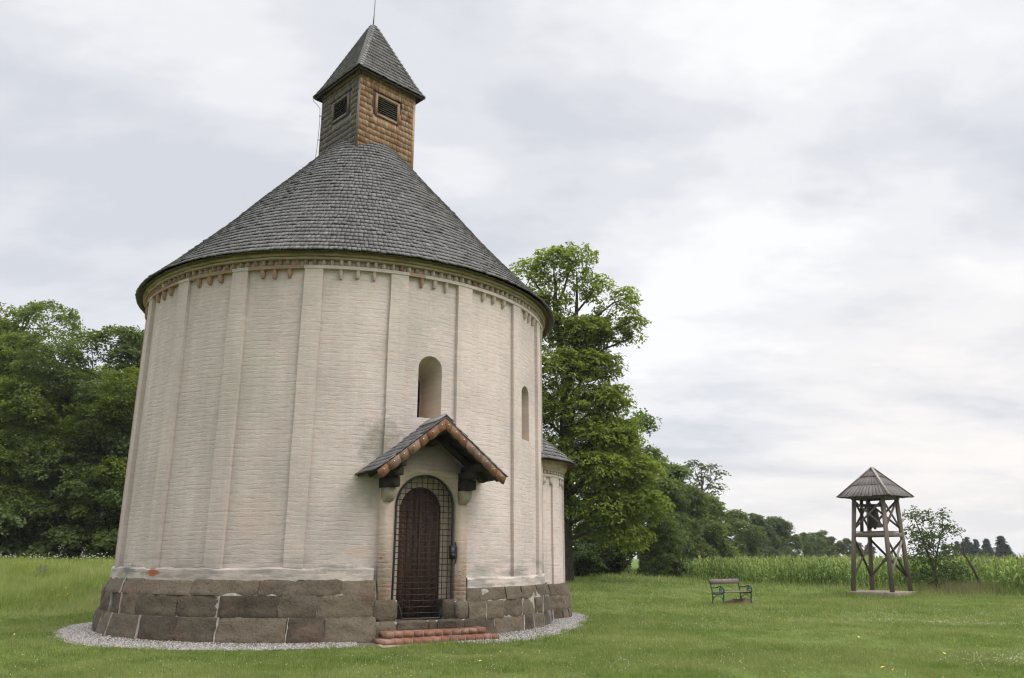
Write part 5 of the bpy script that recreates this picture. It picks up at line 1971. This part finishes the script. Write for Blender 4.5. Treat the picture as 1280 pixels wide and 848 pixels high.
cs_, nr_ = lobe_sprays(lob, 6800, rg, 0.35, 0.75)
for lb in lob:
    z0 = max(2.0, lb[2] * 0.86 - 0.6)
    a = np.array([np.interp(z0, tp[:, 2], tp[:, i]) for i in range(3)])
    limb(tm, a, lb[:3], 0.10, 0.03, rg)
for k in rg.choice(len(cs_), 330, replace=False):
    lb = min(lob, key=lambda q_: sum((q_[i] - cs_[k][i]) ** 2 for i in range(3)))
    limb(tm, lb[:3], cs_[k], 0.028, 0.010, rg, 4, 0.1, 5)
cm = MB()
leaf_cloud(cm, cs_, nr_, rg, 14, 0.31, 0.215, 0.10, droop=0.55, flat=0.22, jit=0.35)
t = empty('chestnut_tree', (TX, TY, tz))
tag(t, 'tall yellow-green broadleaf tree with airy top rising right behind the church apse', 'tree')
tm.build('trunk', M['bark'], t, smooth=60)
cm.build('crown', M['leaf_chestnut'], t)

PA = tree_meshes(1, 18.0, 5.4, 'leaf_oak', 1900, 32, 0.58, 0.225, 0.14, 0.06, 24, shell=0.74)
PB = tree_meshes(2, 18.0, 4.8, 'leaf_oak', 1750, 32, 0.56, 0.215, 0.135, 0.06, 22, 'skirt', shell=0.74)
PC = tree_meshes(3, 18.0, 5.8, 'leaf_oak', 1900, 32, 0.62, 0.23, 0.14, 0.05, 25, shell=0.74)
PS = tree_meshes(4, 6.0, 2.8, 'leaf_oak', 620, 26, 0.42, 0.22, 0.13, 0.05, 16, 'round', r_tr=0.10)

left_trees = [
    ('forest_tree', PA, -39.5, 57, 19.6, 1.0, 'tall dark green tree at the far left edge of the forest behind the meadow'),
    ('forest_tree', PC, -37.2, 58, 19.0, 0.85, 'tallest dark round-topped tree rising above the left forest edge'),
    ('forest_tree', PB, -31.4, 49, 14.5, 1.15, 'broad front tree with brownish green crown at the left picture edge'),
    ('forest_tree', PC, -27.6, 50, 14.9, 1.1, 'mid green tree bulging forward in the middle of the left forest'),
    ('forest_tree', PA, -31.3, 61, 15.8, 0.85, 'dark tree whose small pointed top stands just left of the church wall'),
    ('forest_tree', PB, -24.0, 49.5, 14.7, 1.1, 'green tree with layered branches nearest to the church left wall'),
    ('forest_tree', PA, -26.6, 59, 14.8, 1.0, 'brighter leafy treetop touching the left flank of the church'),
    ('forest_tree', PC, -20.4, 54, 14.0, 1.0, 'dark forest tree half hidden by the left flank of the church'),
    ('forest_tree', PA, -30.2, 47.6, 11.6, 1.25, 'low broad tree standing forward in the left forest edge'),
    ('forest_tree', PC, -22.8, 48.0, 11.8, 1.2, 'lower paler tree in front of the layered tree beside the church'),
    ('forest_tree', PB, -34.2, 51.5, 13.2, 1.2, 'dark green front tree cut by the left picture edge, behind the meadow'),
    ('forest_tree', PB, -38.0, 70, 16.0, 1.25, 'shaded tree deep in the forest behind the tallest treetop'),
    ('forest_tree', PA, -32.0, 72, 14.6, 1.2, 'shaded tree filling the gap between two left forest treetops'),
    ('forest_tree', PB, -25.0, 70, 13.6, 1.25, 'shaded back row tree seen just over the church left shoulder'),
]
rr_ = random.Random(4)
for nm, pr, x, y, h, ws, lab in left_trees:
    s = h / 18.0
    plant(nm, pr, x, y, lab, 'tree', 'trees of the forest left of the church', rr_.uniform(0, 6.28), (s * ws, s * ws, s))
for x, y, s, lab in [(-29.6, 45.5, 1.05, 'low shrub at the far left end of the forest margin'), (-25.8, 46.2, 0.95, 'low spreading shrub under the left forest trees with paler leaves'),
                     (-22.2, 46.2, 0.85, 'small dark shrub at the forest margin beside the church wall'), (-19.0, 46.8, 0.95, 'forest margin shrub hidden mostly behind the church plinth')]:
    plant('forest_shrub', PS, x, y, lab, 'shrub', 'shrubs along the left forest margin', rr_.uniform(0, 6.28), (s * 1.1, s * 1.1, s))

# right of the church
FA = tree_meshes(11, 10.0, 4.2, 'leaf_far', 950, 24, 0.62, 0.32, 0.20, 0.05, 24, r_tr=0.18)
FB = tree_meshes(12, 10.0, 3.6, 'leaf_far', 850, 24, 0.58, 0.32, 0.20, 0.05, 20, 'skirt', r_tr=0.16)
OA = tree_meshes(13, 12.0, 3.0, 'leaf_oak', 900, 26, 0.50, 0.25, 0.16, 0.12, 24, r_tr=0.2, shell=0.4)
right_trees = [
    ('oak_tree', OA, 9.6, 60, 12.4, 1.0, 'dark oak with ragged top peeping out right of the tall airy tree'),
    ('oak_tree', OA, 5.4, 57, 11.0, 1.2, 'dark tree in the shade behind the tall airy tree'),
    ('oak_tree', OA, 11.9, 66, 9.8, 1.2, 'dark rounded tree stepping down right of the ragged oak'),
    ('hedgerow_tree', FA, 14.8, 72, 8.2, 0.95, 'dark green tree at the near end of the hedgerow behind the maize'),
    ('hedgerow_tree', FA, 18.6, 80, 7.9, 1.05, 'bushy olive hedgerow tree in front of the thin lone tree'),
    ('hedgerow_tree', FB, 22.8, 90, 7.3, 1.2, 'hedgerow tree below and right of the thin lone tree'),
    ('hedgerow_tree', FA, 28.8, 103, 7.6, 1.0, 'rounded hedgerow tree above the maize to the right of the bench'),
    ('hedgerow_tree', FB, 33.8, 113, 7.7, 1.2, 'olive hedgerow tree midway between the thin tree and the bell tower'),
    ('hedgerow_tree', FA, 41.0, 128, 8.0, 1.1, 'dark domed hedgerow tree with the crown of even outline far behind the maize'),
    ('hedgerow_tree', FB, 47.0, 139, 7.6, 1.15, 'last dense tree before the dip in the hedgerow'),
    ('hedgerow_tree', FB, 53.5, 149, 6.2, 0.9, 'small sloping tree at the right end of the continuous hedgerow'),
    ('hedgerow_tree', FA, 57.2, 155, 6.3, 1.0, 'low tree filling the dip at the end of the hedgerow'),
    ('hedgerow_tree', FB, 60.0, 161, 5.4, 1.2, 'small bushy tree left of the separate dark round tree'),
    ('hedgerow_tree', FA, 65.8, 167, 5.9, 1.0, 'small tree between the separate dark round tree and the bell tower'),
    ('hedgerow_tree', FB, 73.0, 172, 4.9, 1.3, 'low distant tree just behind the left half of the bell tower'),
    ('hedgerow_tree', OA, 62.6, 163, 7.2, 1.4, 'separate dark round tree standing left of the bell tower posts'),
    ('hedgerow_tree', FA, 68.8, 168, 5.6, 0.8, 'small pale tree right against the left post of the bell tower'),
    ('hedgerow_tree', FA, 78.0, 178, 4.6, 0.9, 'low distant tree seen between the bell tower posts'),
]
hts = {id(OA): 12.0, id(FA): 10.0, id(FB): 10.0}
for nm, pr, x, y, h, ws, lab in right_trees:
    s = h / hts[id(pr)]
    plant(nm, pr, x, y, lab, 'tree', 'trees behind the maize field' if nm == 'hedgerow_tree' else 'dark trees behind the tall tree', rr_.uniform(0, 6.28), (s * ws, s * ws, s))

# thin lone tree
rg = np.random.default_rng(66)
lob = [(-1.3, 0, 10.6, 0.9, 0.9, 0.6), (-0.5, 0, 11.8, 0.9, 0.9, 0.7), (0.8, 0, 11.6, 1.1, 1.0, 0.7), (1.7, 0, 10.6, 0.9, 0.9, 0.7), (0.3, 0.2, 10.3, 1.3, 1.2, 0.8), (1.4, 0, 9.2, 1.0, 1.0, 0.8), (-0.4, 0, 9.0, 0.8, 0.8, 0.6), (0.6, 0, 8.0, 0.9, 0.9, 0.8)]
tm = MB()
tm.tube([(0, 0, -0.2), (0.05, 0, 4), (0.1, 0, 7.5), (0.2, 0, 9.5), (0.2, 0, 11.4)], [0.22, 0.16, 0.12, 0.08, 0.03], 7)
cs_, nr_ = lobe_sprays(lob, 230, rg, 0.25, 0.6)
for lb in lob:
    limb(tm, (0.1, 0, lb[2] * 0.8), lb[:3], 0.06, 0.02, rg)
cm = MB()
leaf_cloud(cm, cs_, nr_, rg, 8, 0.34, 0.25, 0.15, 0.2)
plant('slender_tree', (tm.mesh('trunk', M['bark'], 60), cm.mesh('crown', M['leaf_thin'])), 22.6, 96, 'slender sparse tree poking high above the hedgerow, sky showing through its crown', 'tree', sc=(1.3, 1.3, 1.05))

# shrubs near the big tree
BA = tree_meshes(21, 3.4, 1.9, 'leaf_bush', 700, 26, 0.26, 0.15, 0.06, 0.02, 18, 'round', r_tr=0.06)
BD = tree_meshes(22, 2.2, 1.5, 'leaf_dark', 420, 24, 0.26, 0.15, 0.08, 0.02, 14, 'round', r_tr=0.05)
plant('bush', BA, 8.35, 47.0, 'rounded grey-green bush at the left end of the maize field', 'bush', 'bushes under the trees', 0.5, (0.95, 0.95, 1.0))
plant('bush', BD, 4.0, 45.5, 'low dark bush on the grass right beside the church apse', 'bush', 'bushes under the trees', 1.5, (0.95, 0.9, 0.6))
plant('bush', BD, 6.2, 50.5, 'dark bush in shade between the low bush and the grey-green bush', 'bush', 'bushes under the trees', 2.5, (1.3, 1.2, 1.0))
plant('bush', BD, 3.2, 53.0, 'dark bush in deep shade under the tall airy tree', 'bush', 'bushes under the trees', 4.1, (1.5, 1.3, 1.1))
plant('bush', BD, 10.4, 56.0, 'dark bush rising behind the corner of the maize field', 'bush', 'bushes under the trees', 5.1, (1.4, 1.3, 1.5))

# young tree and weeds right of the bell tower
rg = np.random.default_rng(67)
lob = [(-0.55, 0, 3.2, 0.5, 0.5, 0.45), (0.1, 0, 3.1, 0.4, 0.4, 0.5), (0.75, 0, 3.1, 0.35, 0.4, 0.5), (0.95, 0, 2.6, 0.45, 0.4, 0.4), (-0.5, 0, 2.4, 0.6, 0.6, 0.5), (0.2, 0, 2.2, 0.6, 0.5, 0.45), (-0.5, 0, 1.5, 0.65, 0.6, 0.5), (0.3, 0, 1.3, 0.7, 0.6, 0.45), (0.9, 0, 1.7, 0.5, 0.5, 0.4), (0, 0, 0.7, 0.9, 0.6, 0.4), (0.9, 0, 0.9, 0.6, 0.5, 0.4), (-0.7, 0, 0.6, 0.6, 0.5, 0.4), (0.6, 0, 0.4, 0.8, 0.6, 0.35), (-0.2, 0, 1.9, 0.6, 0.5, 0.5)]
tm = MB()
tm.tube([(0.1, 0, -0.1), (0.05, 0, 0.8), (-0.1, 0, 1.6), (-0.3, 0, 2.4), (-0.5, 0, 3.3)], [0.06, 0.05, 0.04, 0.03, 0.01], 6)
tm.tube([(0.05, 0, 0.8), (0.3, 0, 1.8), (0.6, 0, 2.6), (0.75, 0, 3.4)], [0.04, 0.03, 0.02, 0.01], 6)
cs_, nr_ = lobe_sprays(lob, 640, rg, 0.2, 0.5)
for lb in lob:
    limb(tm, (0.1, 0, lb[2] * 0.7), lb[:3], 0.02, 0.008, rg)
cm = MB()
leaf_cloud(cm, cs_, nr_, rg, 8, 0.19, 0.115, 0.065, 0.2)
plant('young_tree', (tm.mesh('trunk', M['bark'], 60), cm.mesh('crown', M['leaf_bush'])), 20.0, 39.0, 'young loose-leaved tree growing just right of the bell tower', 'tree', sc=(1.15, 1.1, 1.1))
q = MB()
q.tube([(0.42, 0, -0.1), (0.28, 0, 0.5), (0.05, 0, 1.2), (-0.12, 0, 1.55), (-0.22, 0, 1.72), (-0.24, 0, 1.95), (-0.20, 0, 2.5)], [0.075, 0.068, 0.056, 0.045, 0.038, 0.04, 0.032], 8)
q.tube([(-0.05, 0, 1.42), (0.12, 0, 1.6), (0.3, 0, 1.72)], [0.03, 0.02, 0.008], 6)
dt = q.build('dead_tree', M['bark'], smooth=60, loc=(21.5, 38.4, float(gz(21.5, 38.4))))
tag(dt, 'bare crooked dead trunk leaning at the edge of the maize', 'dead tree')

# far firs
def fir_mesh(seed, H):
    rg = np.random.default_rng(seed)
    tm = MB()
    tm.tube([(0, 0, -0.1), (0, 0, H * 0.5), (0, 0, H * 0.98)], [0.14, 0.08, 0.015], 6)
    cm = MB()
    cs, ns = [], []
    z = 0.06 * H
    while z < H * 0.98:
        r = (1 - z / H) ** 0.9 * H * 0.24 + 0.05
        n = max(4, int(9 * r / (0.2 * H) + 3))
        for k in range(n):
            a = rg.uniform(0, 2 * pi)
            for t in np.linspace(0.3, 1.0, 4):
                rr = r * t * rg.uniform(0.8, 1.15)
                cs.append((rr * cos(a), rr * sin(a), z - 0.28 * rr + rg.normal(0, 0.05)))
                ns.append((0.4 * cos(a), 0.4 * sin(a), 1))
        z += H * 0.04
    leaf_cloud(cm, np.array(cs), np.array(ns, float), rg, 9, 0.30, 0.34, 0.14, 0.35)
    return tm.mesh('trunk', M['bark'], 60), cm.mesh('crown', M['needle'])


F1, F2 = fir_mesh(1, 7.0), fir_mesh(2, 7.0)
ords = ['leftmost', 'second', 'third', 'fourth', 'fifth', 'sixth', 'seventh', 'eighth', 'ninth', 'tenth', 'eleventh', 'twelfth']
for i, (x, y, h, ws) in enumerate([(110.8, 209, 5.4, 1.7), (112.6, 206, 6.0, 1.5), (113.6, 203, 7.0, 1.5), (115.3, 208, 5.9, 1.7), (116.2, 204, 6.5, 1.4), (117.6, 209, 5.8, 1.6), (118.4, 203, 6.6, 1.4), (119.8, 206, 6.3, 1.4),
                                   (121.2, 208, 6.0, 1.6), (122.0, 203, 7.3, 1.9), (124.0, 206, 6.2, 1.9), (125.6, 207, 5.2, 2.0)]):
    s = h / 7.0
    lab = ('lowest fir at the right end of the distant row' if i == 11 else 'tallest widest fir, tenth from the left in the distant row' if i == 9 else ords[i] + (' fir' if i == 0 else ' fir from the left') + ' in the distant row beyond the maize')
    plant('fir_tree', F1 if i % 2 else F2, x, y, lab, 'fir', 'distant firs beyond the maize', rr_.uniform(0, 6.28), (s * ws, s * ws, s))

# ------------------------------------------------------------------ maize field
rg = np.random.default_rng(404)
E0, E1 = np.array([10.9, 62.5]), np.array([25.2, 31.5])
ev = (E1 - E0) / np.linalg.norm(E1 - E0)
en = np.array([-ev[1], ev[0]])
if en[0] < 0:
    en = -en
LEN = np.linalg.norm(E1 - E0)
pts = []
for row in range(16):
    sp = 0.25 if row < 5 else 0.28
    s = rg.uniform(0, sp) + (0.35 * (row % 2))
    while s < LEN + (6 if row > 1 else 0):
        p = E0 + ev * (s + rg.normal(0, 0.03)) + en * (row * 0.68 + rg.normal(0, 0.04))
        pts.append((p[0], p[1], row))
        s += sp * rg.uniform(0.8, 1.25)
# the short edge that faces the church side
for row in range(10):
    for s in np.arange(0, 40, 0.3):
        p = E0 + en * s - ev * (0.0) + ev * row * 0.6 + np.array([rg.normal(0, 0.05), rg.normal(0, 0.05)])
        if s > 10.8:
            pts.append((p[0], p[1], 9))
pts = np.array(pts)
q = MB()
n = len(pts)
gzz = gz(pts[:, 0], pts[:, 1])
hh = rg.normal(1.64, 0.13, n) * np.where(pts[:, 1] > 58, 0.94, 1)
lean = rg.normal(0, 0.05, (n, 2))


def ribbons(mb, base, dirs, length, width, up, sag, segs, m):
    """arching tapered ribbons: base (n,3), dirs (n,2)"""
    t = np.linspace(0, 1, segs + 1)
    k = len(base)
    hor = length[:, None] * (t[None] * (0.55 + 0.45 * t[None]))
    ver = up[:, None] * t[None] - sag[:, None] * t[None] ** 2
    cx = base[:, None, 0] + dirs[:, None, 0] * hor
    cy = base[:, None, 1] + dirs[:, None, 1] * hor
    cz = base[:, None, 2] + ver
    wd = width[:, None] * np.clip(np.sin(pi * (0.18 + 0.82 * t[None])), 0.02, 1)
    px, py = -dirs[:, 1:2], dirs[:, 0:1]
    Lf = np.stack([cx + px * wd / 2, cy + py * wd / 2, cz + 0.012], -1)
    Rt = np.stack([cx - px * wd / 2, cy - py * wd / 2, cz], -1)
    v = np.stack([Lf, Rt], 2).reshape(k, -1, 3)
    f = []
    for i in range(segs):
        f.append([2 * i, 2 * i + 1, 2 * i + 3, 2 * i + 2])
    f = np.array(f)
    F = (f[None] + (2 * (segs + 1)) * np.arange(k)[:, None, None]).reshape(-1, 4)
    mb.add(v.reshape(-1, 3), F, m)


# stalks as 4-sided prisms
b0 = np.stack([pts[:, 0], pts[:, 1], gzz - 0.02], -1)
b1 = np.stack([pts[:, 0] + lean[:, 0], pts[:, 1] + lean[:, 1], gzz + hh * 0.93], -1)
c = []
for z_, rr in ((b0, 0.014), (b1, 0.007)):
    for dx, dy in ((-1, -1), (1, -1), (1, 1), (-1, 1)):
        c.append(z_ + np.array([dx * rr, dy * rr, 0]))
q.hexes(np.stack(c, 1), 0)
for k in range(9):
    frac = 0.10 + 0.095 * k
    sel = np.arange(n) if k > 1 else np.where(pts[:, 2] < 4)[0]
    a = rg.uniform(0, 2 * pi, len(sel))
    bs = b0[sel] + (b1[sel] - b0[sel]) * frac
    ribbons(q, bs, np.stack([np.cos(a), np.sin(a)], -1), rg.uniform(0.18, 0.42, len(sel)) * (1 if k < 7 else 0.75), rg.uniform(0.07, 0.12, len(sel)), rg.uniform(0.45, 0.75, len(sel)), rg.uniform(0.2, 0.7, len(sel)), 4, 0)
sel = np.where(rg.random(n) < 0.75)[0]
for k in range(4):
    a = rg.uniform(0, 2 * pi, len(sel))
    ribbons(q, b1[sel] - np.array([0, 0, 0.03]), np.stack([np.cos(a), np.sin(a)], -1), rg.uniform(0.02, 0.09, len(sel)), np.full(len(sel), 0.016), rg.uniform(0.10, 0.19, len(sel)), np.full(len(sel), 0.01), 2, 1)
tag(q.build('maize_field', [M['corn'], M['tassel']]), 'tall green maize crop with pale tassels standing behind bench and bell tower', 'maize field', kind='stuff')

# ------------------------------------------------------------------ grass
def blades(mb, x, y, h, wd, rg, lean=0.5, m=0, z=None):
    n = len(x)
    z0 = gz(x, y) if z is None else z
    a = rg.uniform(0, 2 * pi, n)
    dx, dy = np.cos(a) * wd / 2, np.sin(a) * wd / 2
    la = rg.uniform(0, 2 * pi, n)
    lr = np.abs(rg.normal(0, lean, n)) * h
    v = np.stack([np.stack([x - dx, y - dy, z0 - 0.01], -1), np.stack([x + dx, y + dy, z0 - 0.01], -1),
                  np.stack([x + np.cos(la) * lr, y + np.sin(la) * lr, z0 + h], -1)], 1)
    mb.add(v.reshape(-1, 3), np.arange(3 * n).reshape(-1, 3), m)


def in_church(x, y):
    d = np.hypot(x - CX, y - CY)
    phs = np.degrees(np.arctan2(x - CX, -(y - CY)))
    ed = ring_edge(phs) - 0.06
    ap = np.hypot(x - CX - apx[0], y - CY - apx[1]) < AR + 0.35
    tdx = (x - CX) * tD[0] + (y - CY) * tD[1]
    tdo = (x - CX) * nD[0] + (y - CY) * nD[1] - R_W
    stp = (tdx > -1.2) & (tdx < 1.55) & (tdo > 0) & (tdo < 0.95)
    return (d < ed) | ap | stp


def in_maize(x, y):
    r = (x - E0[0]) * en[0] + (y - E0[1]) * en[1]
    s = (x - E0[0]) * ev[0] + (y - E0[1]) * ev[1]
    return (r > 0.0) & (s > -0.2)


def on_slab(x, y):
    return np.hypot(x - BT[0], y - BT[1]) < 1.25


def mow_edge(x):
    return 23.3 + 0.5 * np.sin(x * 0.35) + 0.1 * (x + 14)


rg = np.random.default_rng(909)
lawn = MB()
tall = MB()
# distance is drawn so that blades thin out as they shrink in the picture
for (d0, d1, nb, hb, wb) in ((10.6, 16, 250000, 0.040, 0.011), (16, 25, 210000, 0.045, 0.016), (25, 40, 170000, 0.07, 0.026), (40, 75, 90000, 0.13, 0.05)):
    d = np.sqrt(rg.uniform(d0 * d0, d1 * d1, nb))
    a = rg.uniform(-0.66, 0.66, nb)
    x, y = d * np.sin(a) + rg.uniform(-1.5, 1.5, nb), d * np.cos(a)
    ok = ~in_church(x, y) & ~in_maize(x, y) & ~on_slab(x, y)
    ok &= ~((x < -9) & (y > mow_edge(x)))
    ok &= ~((y > 27) & (x < 0.0) & (x > -9))
    x, y, d = x[ok], y[ok], d[ok]
    pat = fbm(np.stack([x * 0.35, y * 0.35, x * 0], -1), 12, 3)
    pat2 = fbm(np.stack([x * 2.2, y * 1.4, x * 0], -1), 14, 3)
    h = hb * rg.uniform(0.5, 1.6, len(x)) * (1 + 0.9 * pat + 1.3 * pat2)
    # uncut fringes along the maize and round the slab, shaggier farther out
    r_ = (x - E0[0]) * en[0] + (y - E0[1]) * en[1]
    rough = sstep(-5.5, -0.6, r_) * sstep(30, 36, y)
    h = h * (1 + 0.7 * rough) + 0.06 * (rough > 0.8) * rg.random(len(x))
    h = h * np.where(np.abs(np.hypot(x - BT[0], y - BT[1]) - 1.6) < 0.35, 1.9, 1)
    blades(lawn, x, y, np.maximum(h, 0.012), wb * rg.uniform(0.7, 1.3, len(x)), rg, 0.55)
# coarser tufts and weeds that stand above the mown turf
nc = 900
d = np.sqrt(rg.uniform(11 ** 2, 34 ** 2, nc))
a = rg.uniform(-0.64, 0.64, nc)
cx_, cy_ = np.repeat(d * np.sin(a), 26), np.repeat(d * np.cos(a), 26)
sz = np.repeat(rg.uniform(0.03, 0.11, nc), 26)
x, y = cx_ + rg.normal(0, 1, len(cx_)) * sz, cy_ + rg.normal(0, 1, len(cx_)) * sz
ok = ~in_church(x, y) & ~((x < -9) & (y > mow_edge(x))) & ~((y > 27) & (x < 0) & (x > -9)) & ~on_slab(x, y)
x, y, sz = x[ok], y[ok], sz[ok]
blades(lawn, x, y, rg.uniform(0.03, 0.10, len(x)) * (0.6 + sz * 6), rg.uniform(0.012, 0.026, len(x)), rg, 0.6)
tag(lawn.build('grass', M['lawn']), 'short mown lawn around the church', 'grass', kind='stuff')

nb = 170000
x, y = rg.uniform(-36, -7.5, nb), rg.uniform(22.5, 41, nb)
ok = (y > mow_edge(x)) & (np.abs(x) < y * 0.72 + 3) & ~in_church(x, y)
x, y = x[ok], y[ok]
pat = fbm(np.stack([x * 0.3, y * 0.3, x * 0], -1), 22, 3)
pat = pat + 0.6 * fbm(np.stack([x * 1.6, y * 1.6, x * 0], -1), 23, 3)
h = (0.16 + 0.24 * sstep(0, 3.5, y - mow_edge(x))) * rg.uniform(0.55, 1.25, len(x)) * (1 + 0.7 * pat)
blades(tall, x, y, h, rg.uniform(0.018, 0.042, len(x)), rg, 0.38)
tag(tall.build('meadow', M['meadow']), 'tall yellow-green meadow on the bank left of the church', 'meadow', kind='stuff')

q = MB()
nb = 3600
s = rg.uniform(0, LEN + 3, nb)
o_ = -np.abs(rg.normal(0.35, 0.4, nb))
p = E0 + ev * s[:, None] + en * o_[:, None]
clump = vnoise(np.stack([s * 0.8, s * 0, s * 0], -1), 31)
ok = (clump > 0.0) | (p[:, 0] > 18.5)
p = p[ok]
h = rg.uniform(0.15, 0.65, len(p)) * np.where(p[:, 0] > 18.5, 1.15, 0.7)
blades(q, p[:, 0], p[:, 1], h, rg.uniform(0.015, 0.04, len(p)), rg, 0.25)
# weeds round the young tree and the dead trunk
nb = 1700
x, y = rg.normal(21.0, 1.0, nb), rg.normal(37.7, 0.7, nb)
blades(q, x, y, rg.uniform(0.2, 0.75, nb), rg.uniform(0.015, 0.04, nb), rg, 0.3)
tag(q.build('weeds', M['weeds']), 'rough dry weeds along the edge of the maize', 'weeds', kind='stuff')

# flowers
q = MB()
def patch(cx, cy, sx, sy, n, rot=0.0):
    u, v = rg.normal(0, sx, n), rg.normal(0, sy, n)
    return cx + u * cos(rot) - v * sin(rot), cy + u * sin(rot) + v * cos(rot)


xs, ys = [], []
for cx, cy, sx, sy, n, ro in [(8.1, 13.3, 0.8, 0.45, 420, 0), (4.4, 20.6, 1.1, 0.6, 700, 0), (11.8, 20.9, 3.2, 0.45, 900, -0.25), (13.4, 17.5, 1.4, 0.4, 120, -0.3), (2.2, 12.9, 1.8, 0.6, 260, 0), (-1.5, 13.0, 1.6, 0.7, 330, 0), (4.6, 14.3, 1.6, 0.6, 240, 0), (-6.5, 12.8, 2.0, 0.7, 260, 0),
                              (4.0, 28.0, 1.8, 1.2, 200, 0), (9.0, 24.5, 3.0, 1.2, 260, 0), (4.0, 34.0, 2.5, 2.5, 260, 0), (9.5, 37.0, 3.0, 2.0, 200, 0), (15.0, 26.5, 3.5, 1.8, 220, 0), (2.0, 16.2, 1.5, 0.8, 120, 0)]:
    a, b = patch(cx, cy, sx, sy, int(n * (0.9 if cx > 7.5 else 0.45)), ro)
    xs.append(a)
    ys.append(b)
d = np.sqrt(rg.uniform(11 ** 2, 30 ** 2, 600))
a = rg.uniform(-0.62, 0.62, 600)
xs.append(d * np.sin(a))
ys.append(d * np.cos(a))
x, y = np.concatenate(xs), np.concatenate(ys)
ok = ~in_church(x, y) & ~((x < -9) & (y > 23)) & ~((y > 24) & (x < 0.5))
x, y = x[ok], y[ok]
P = np.stack([x, y, gz(x, y) + rg.uniform(0.035, 0.075, len(x))], -1)
scatter_blobs(q, P, rg.uniform(0.006, 0.011, len(P)) * np.where(np.hypot(x, y) > 24, 1.5, 1), rg, 0.8)
tag(q.build('clover_flowers', M['clover']), 'small white clover heads sprinkled over the lawn', 'flowers', kind='stuff')

q = MB()
x, y = rg.uniform(-36, -9, 2600), rg.uniform(24, 39, 2600)
ok = (np.abs(x) < y * 0.72 + 2)
pt_ = vnoise(np.stack([x * 0.5, y * 0.5, x * 0], -1), 77)
ok &= (y > mow_edge(x) + 0.8) & ((pt_ > 0.25) | (y > 34.0))
x, y = x[ok], y[ok]
P = np.stack([x, y, gz(x, y) + rg.uniform(0.3, 0.55, len(x))], -1)
crest = y > 33.5
P[crest, 2] += rg.uniform(0, 0.22, crest.sum())
scatter_blobs(q, P[crest], rg.uniform(0.020, 0.045, crest.sum()), rg, 0.5, 0)
scatter_blobs(q, P[~crest], rg.uniform(0.020, 0.036, (~crest).sum()), rg, 0.7, 1)
# the tall umbel and the violet spikes on the bank
for (bx, by, hh_) in ((-19.9, 36.0, 0.72), (-19.1, 36.4, 0.6), (-16.7, 35.0, 0.5), (-22.6, 36.0, 0.45)):
    m_ = 26
    pp_ = np.stack([bx + rg.normal(0, 0.07, m_), by + rg.normal(0, 0.07, m_), float(gz(bx, by)) + 0.35 + hh_ * rg.uniform(0.2, 1.0, m_)], -1)
    scatter_blobs(q, pp_, rg.uniform(0.012, 0.026, m_), rg, 0.6, 0)
for (bx, by) in ((-17.6, 30.6), (-17.35, 30.5), (-14.0, 30.0)):
    m_ = 34
    hgt = rg.random(m_)
    pp_ = np.stack([bx + rg.normal(0, 0.03, m_) * (1.3 - hgt), by + rg.normal(0, 0.03, m_), float(gz(bx, by)) + 0.25 + 0.30 * hgt], -1)
    scatter_blobs(q, pp_, rg.uniform(0.012, 0.026, m_), rg, 0.7, 2)
tag(q.build('wildflowers', [M['clover'], M['yellow'], M['purple']]), 'white, yellow and violet wildflowers in the meadow bank', 'flowers', kind='stuff')

q = MB()
n = 80
d = np.sqrt(rg.uniform(11.5 ** 2, 24 ** 2, n))
a = rg.uniform(-0.6, 0.6, n)
x, y = d * np.sin(a), d * np.cos(a)
ok = ~in_church(x, y)
x, y = x[ok], y[ok]
leaf_cloud(q, np.stack([x, y, gz(x, y) + 0.05], -1), np.tile(np.array([[0, 0, 1.0]]), (len(x), 1)) + rg.normal(0, 0.25, (len(x), 3)), rg, 1, 0.01, 0.065, 0.04, 0.0, 0.0, 0.2)
tag(q.build('fallen_leaves', M['fallen']), 'scattered small yellow fallen leaves on the lawn', 'leaves', kind='stuff')
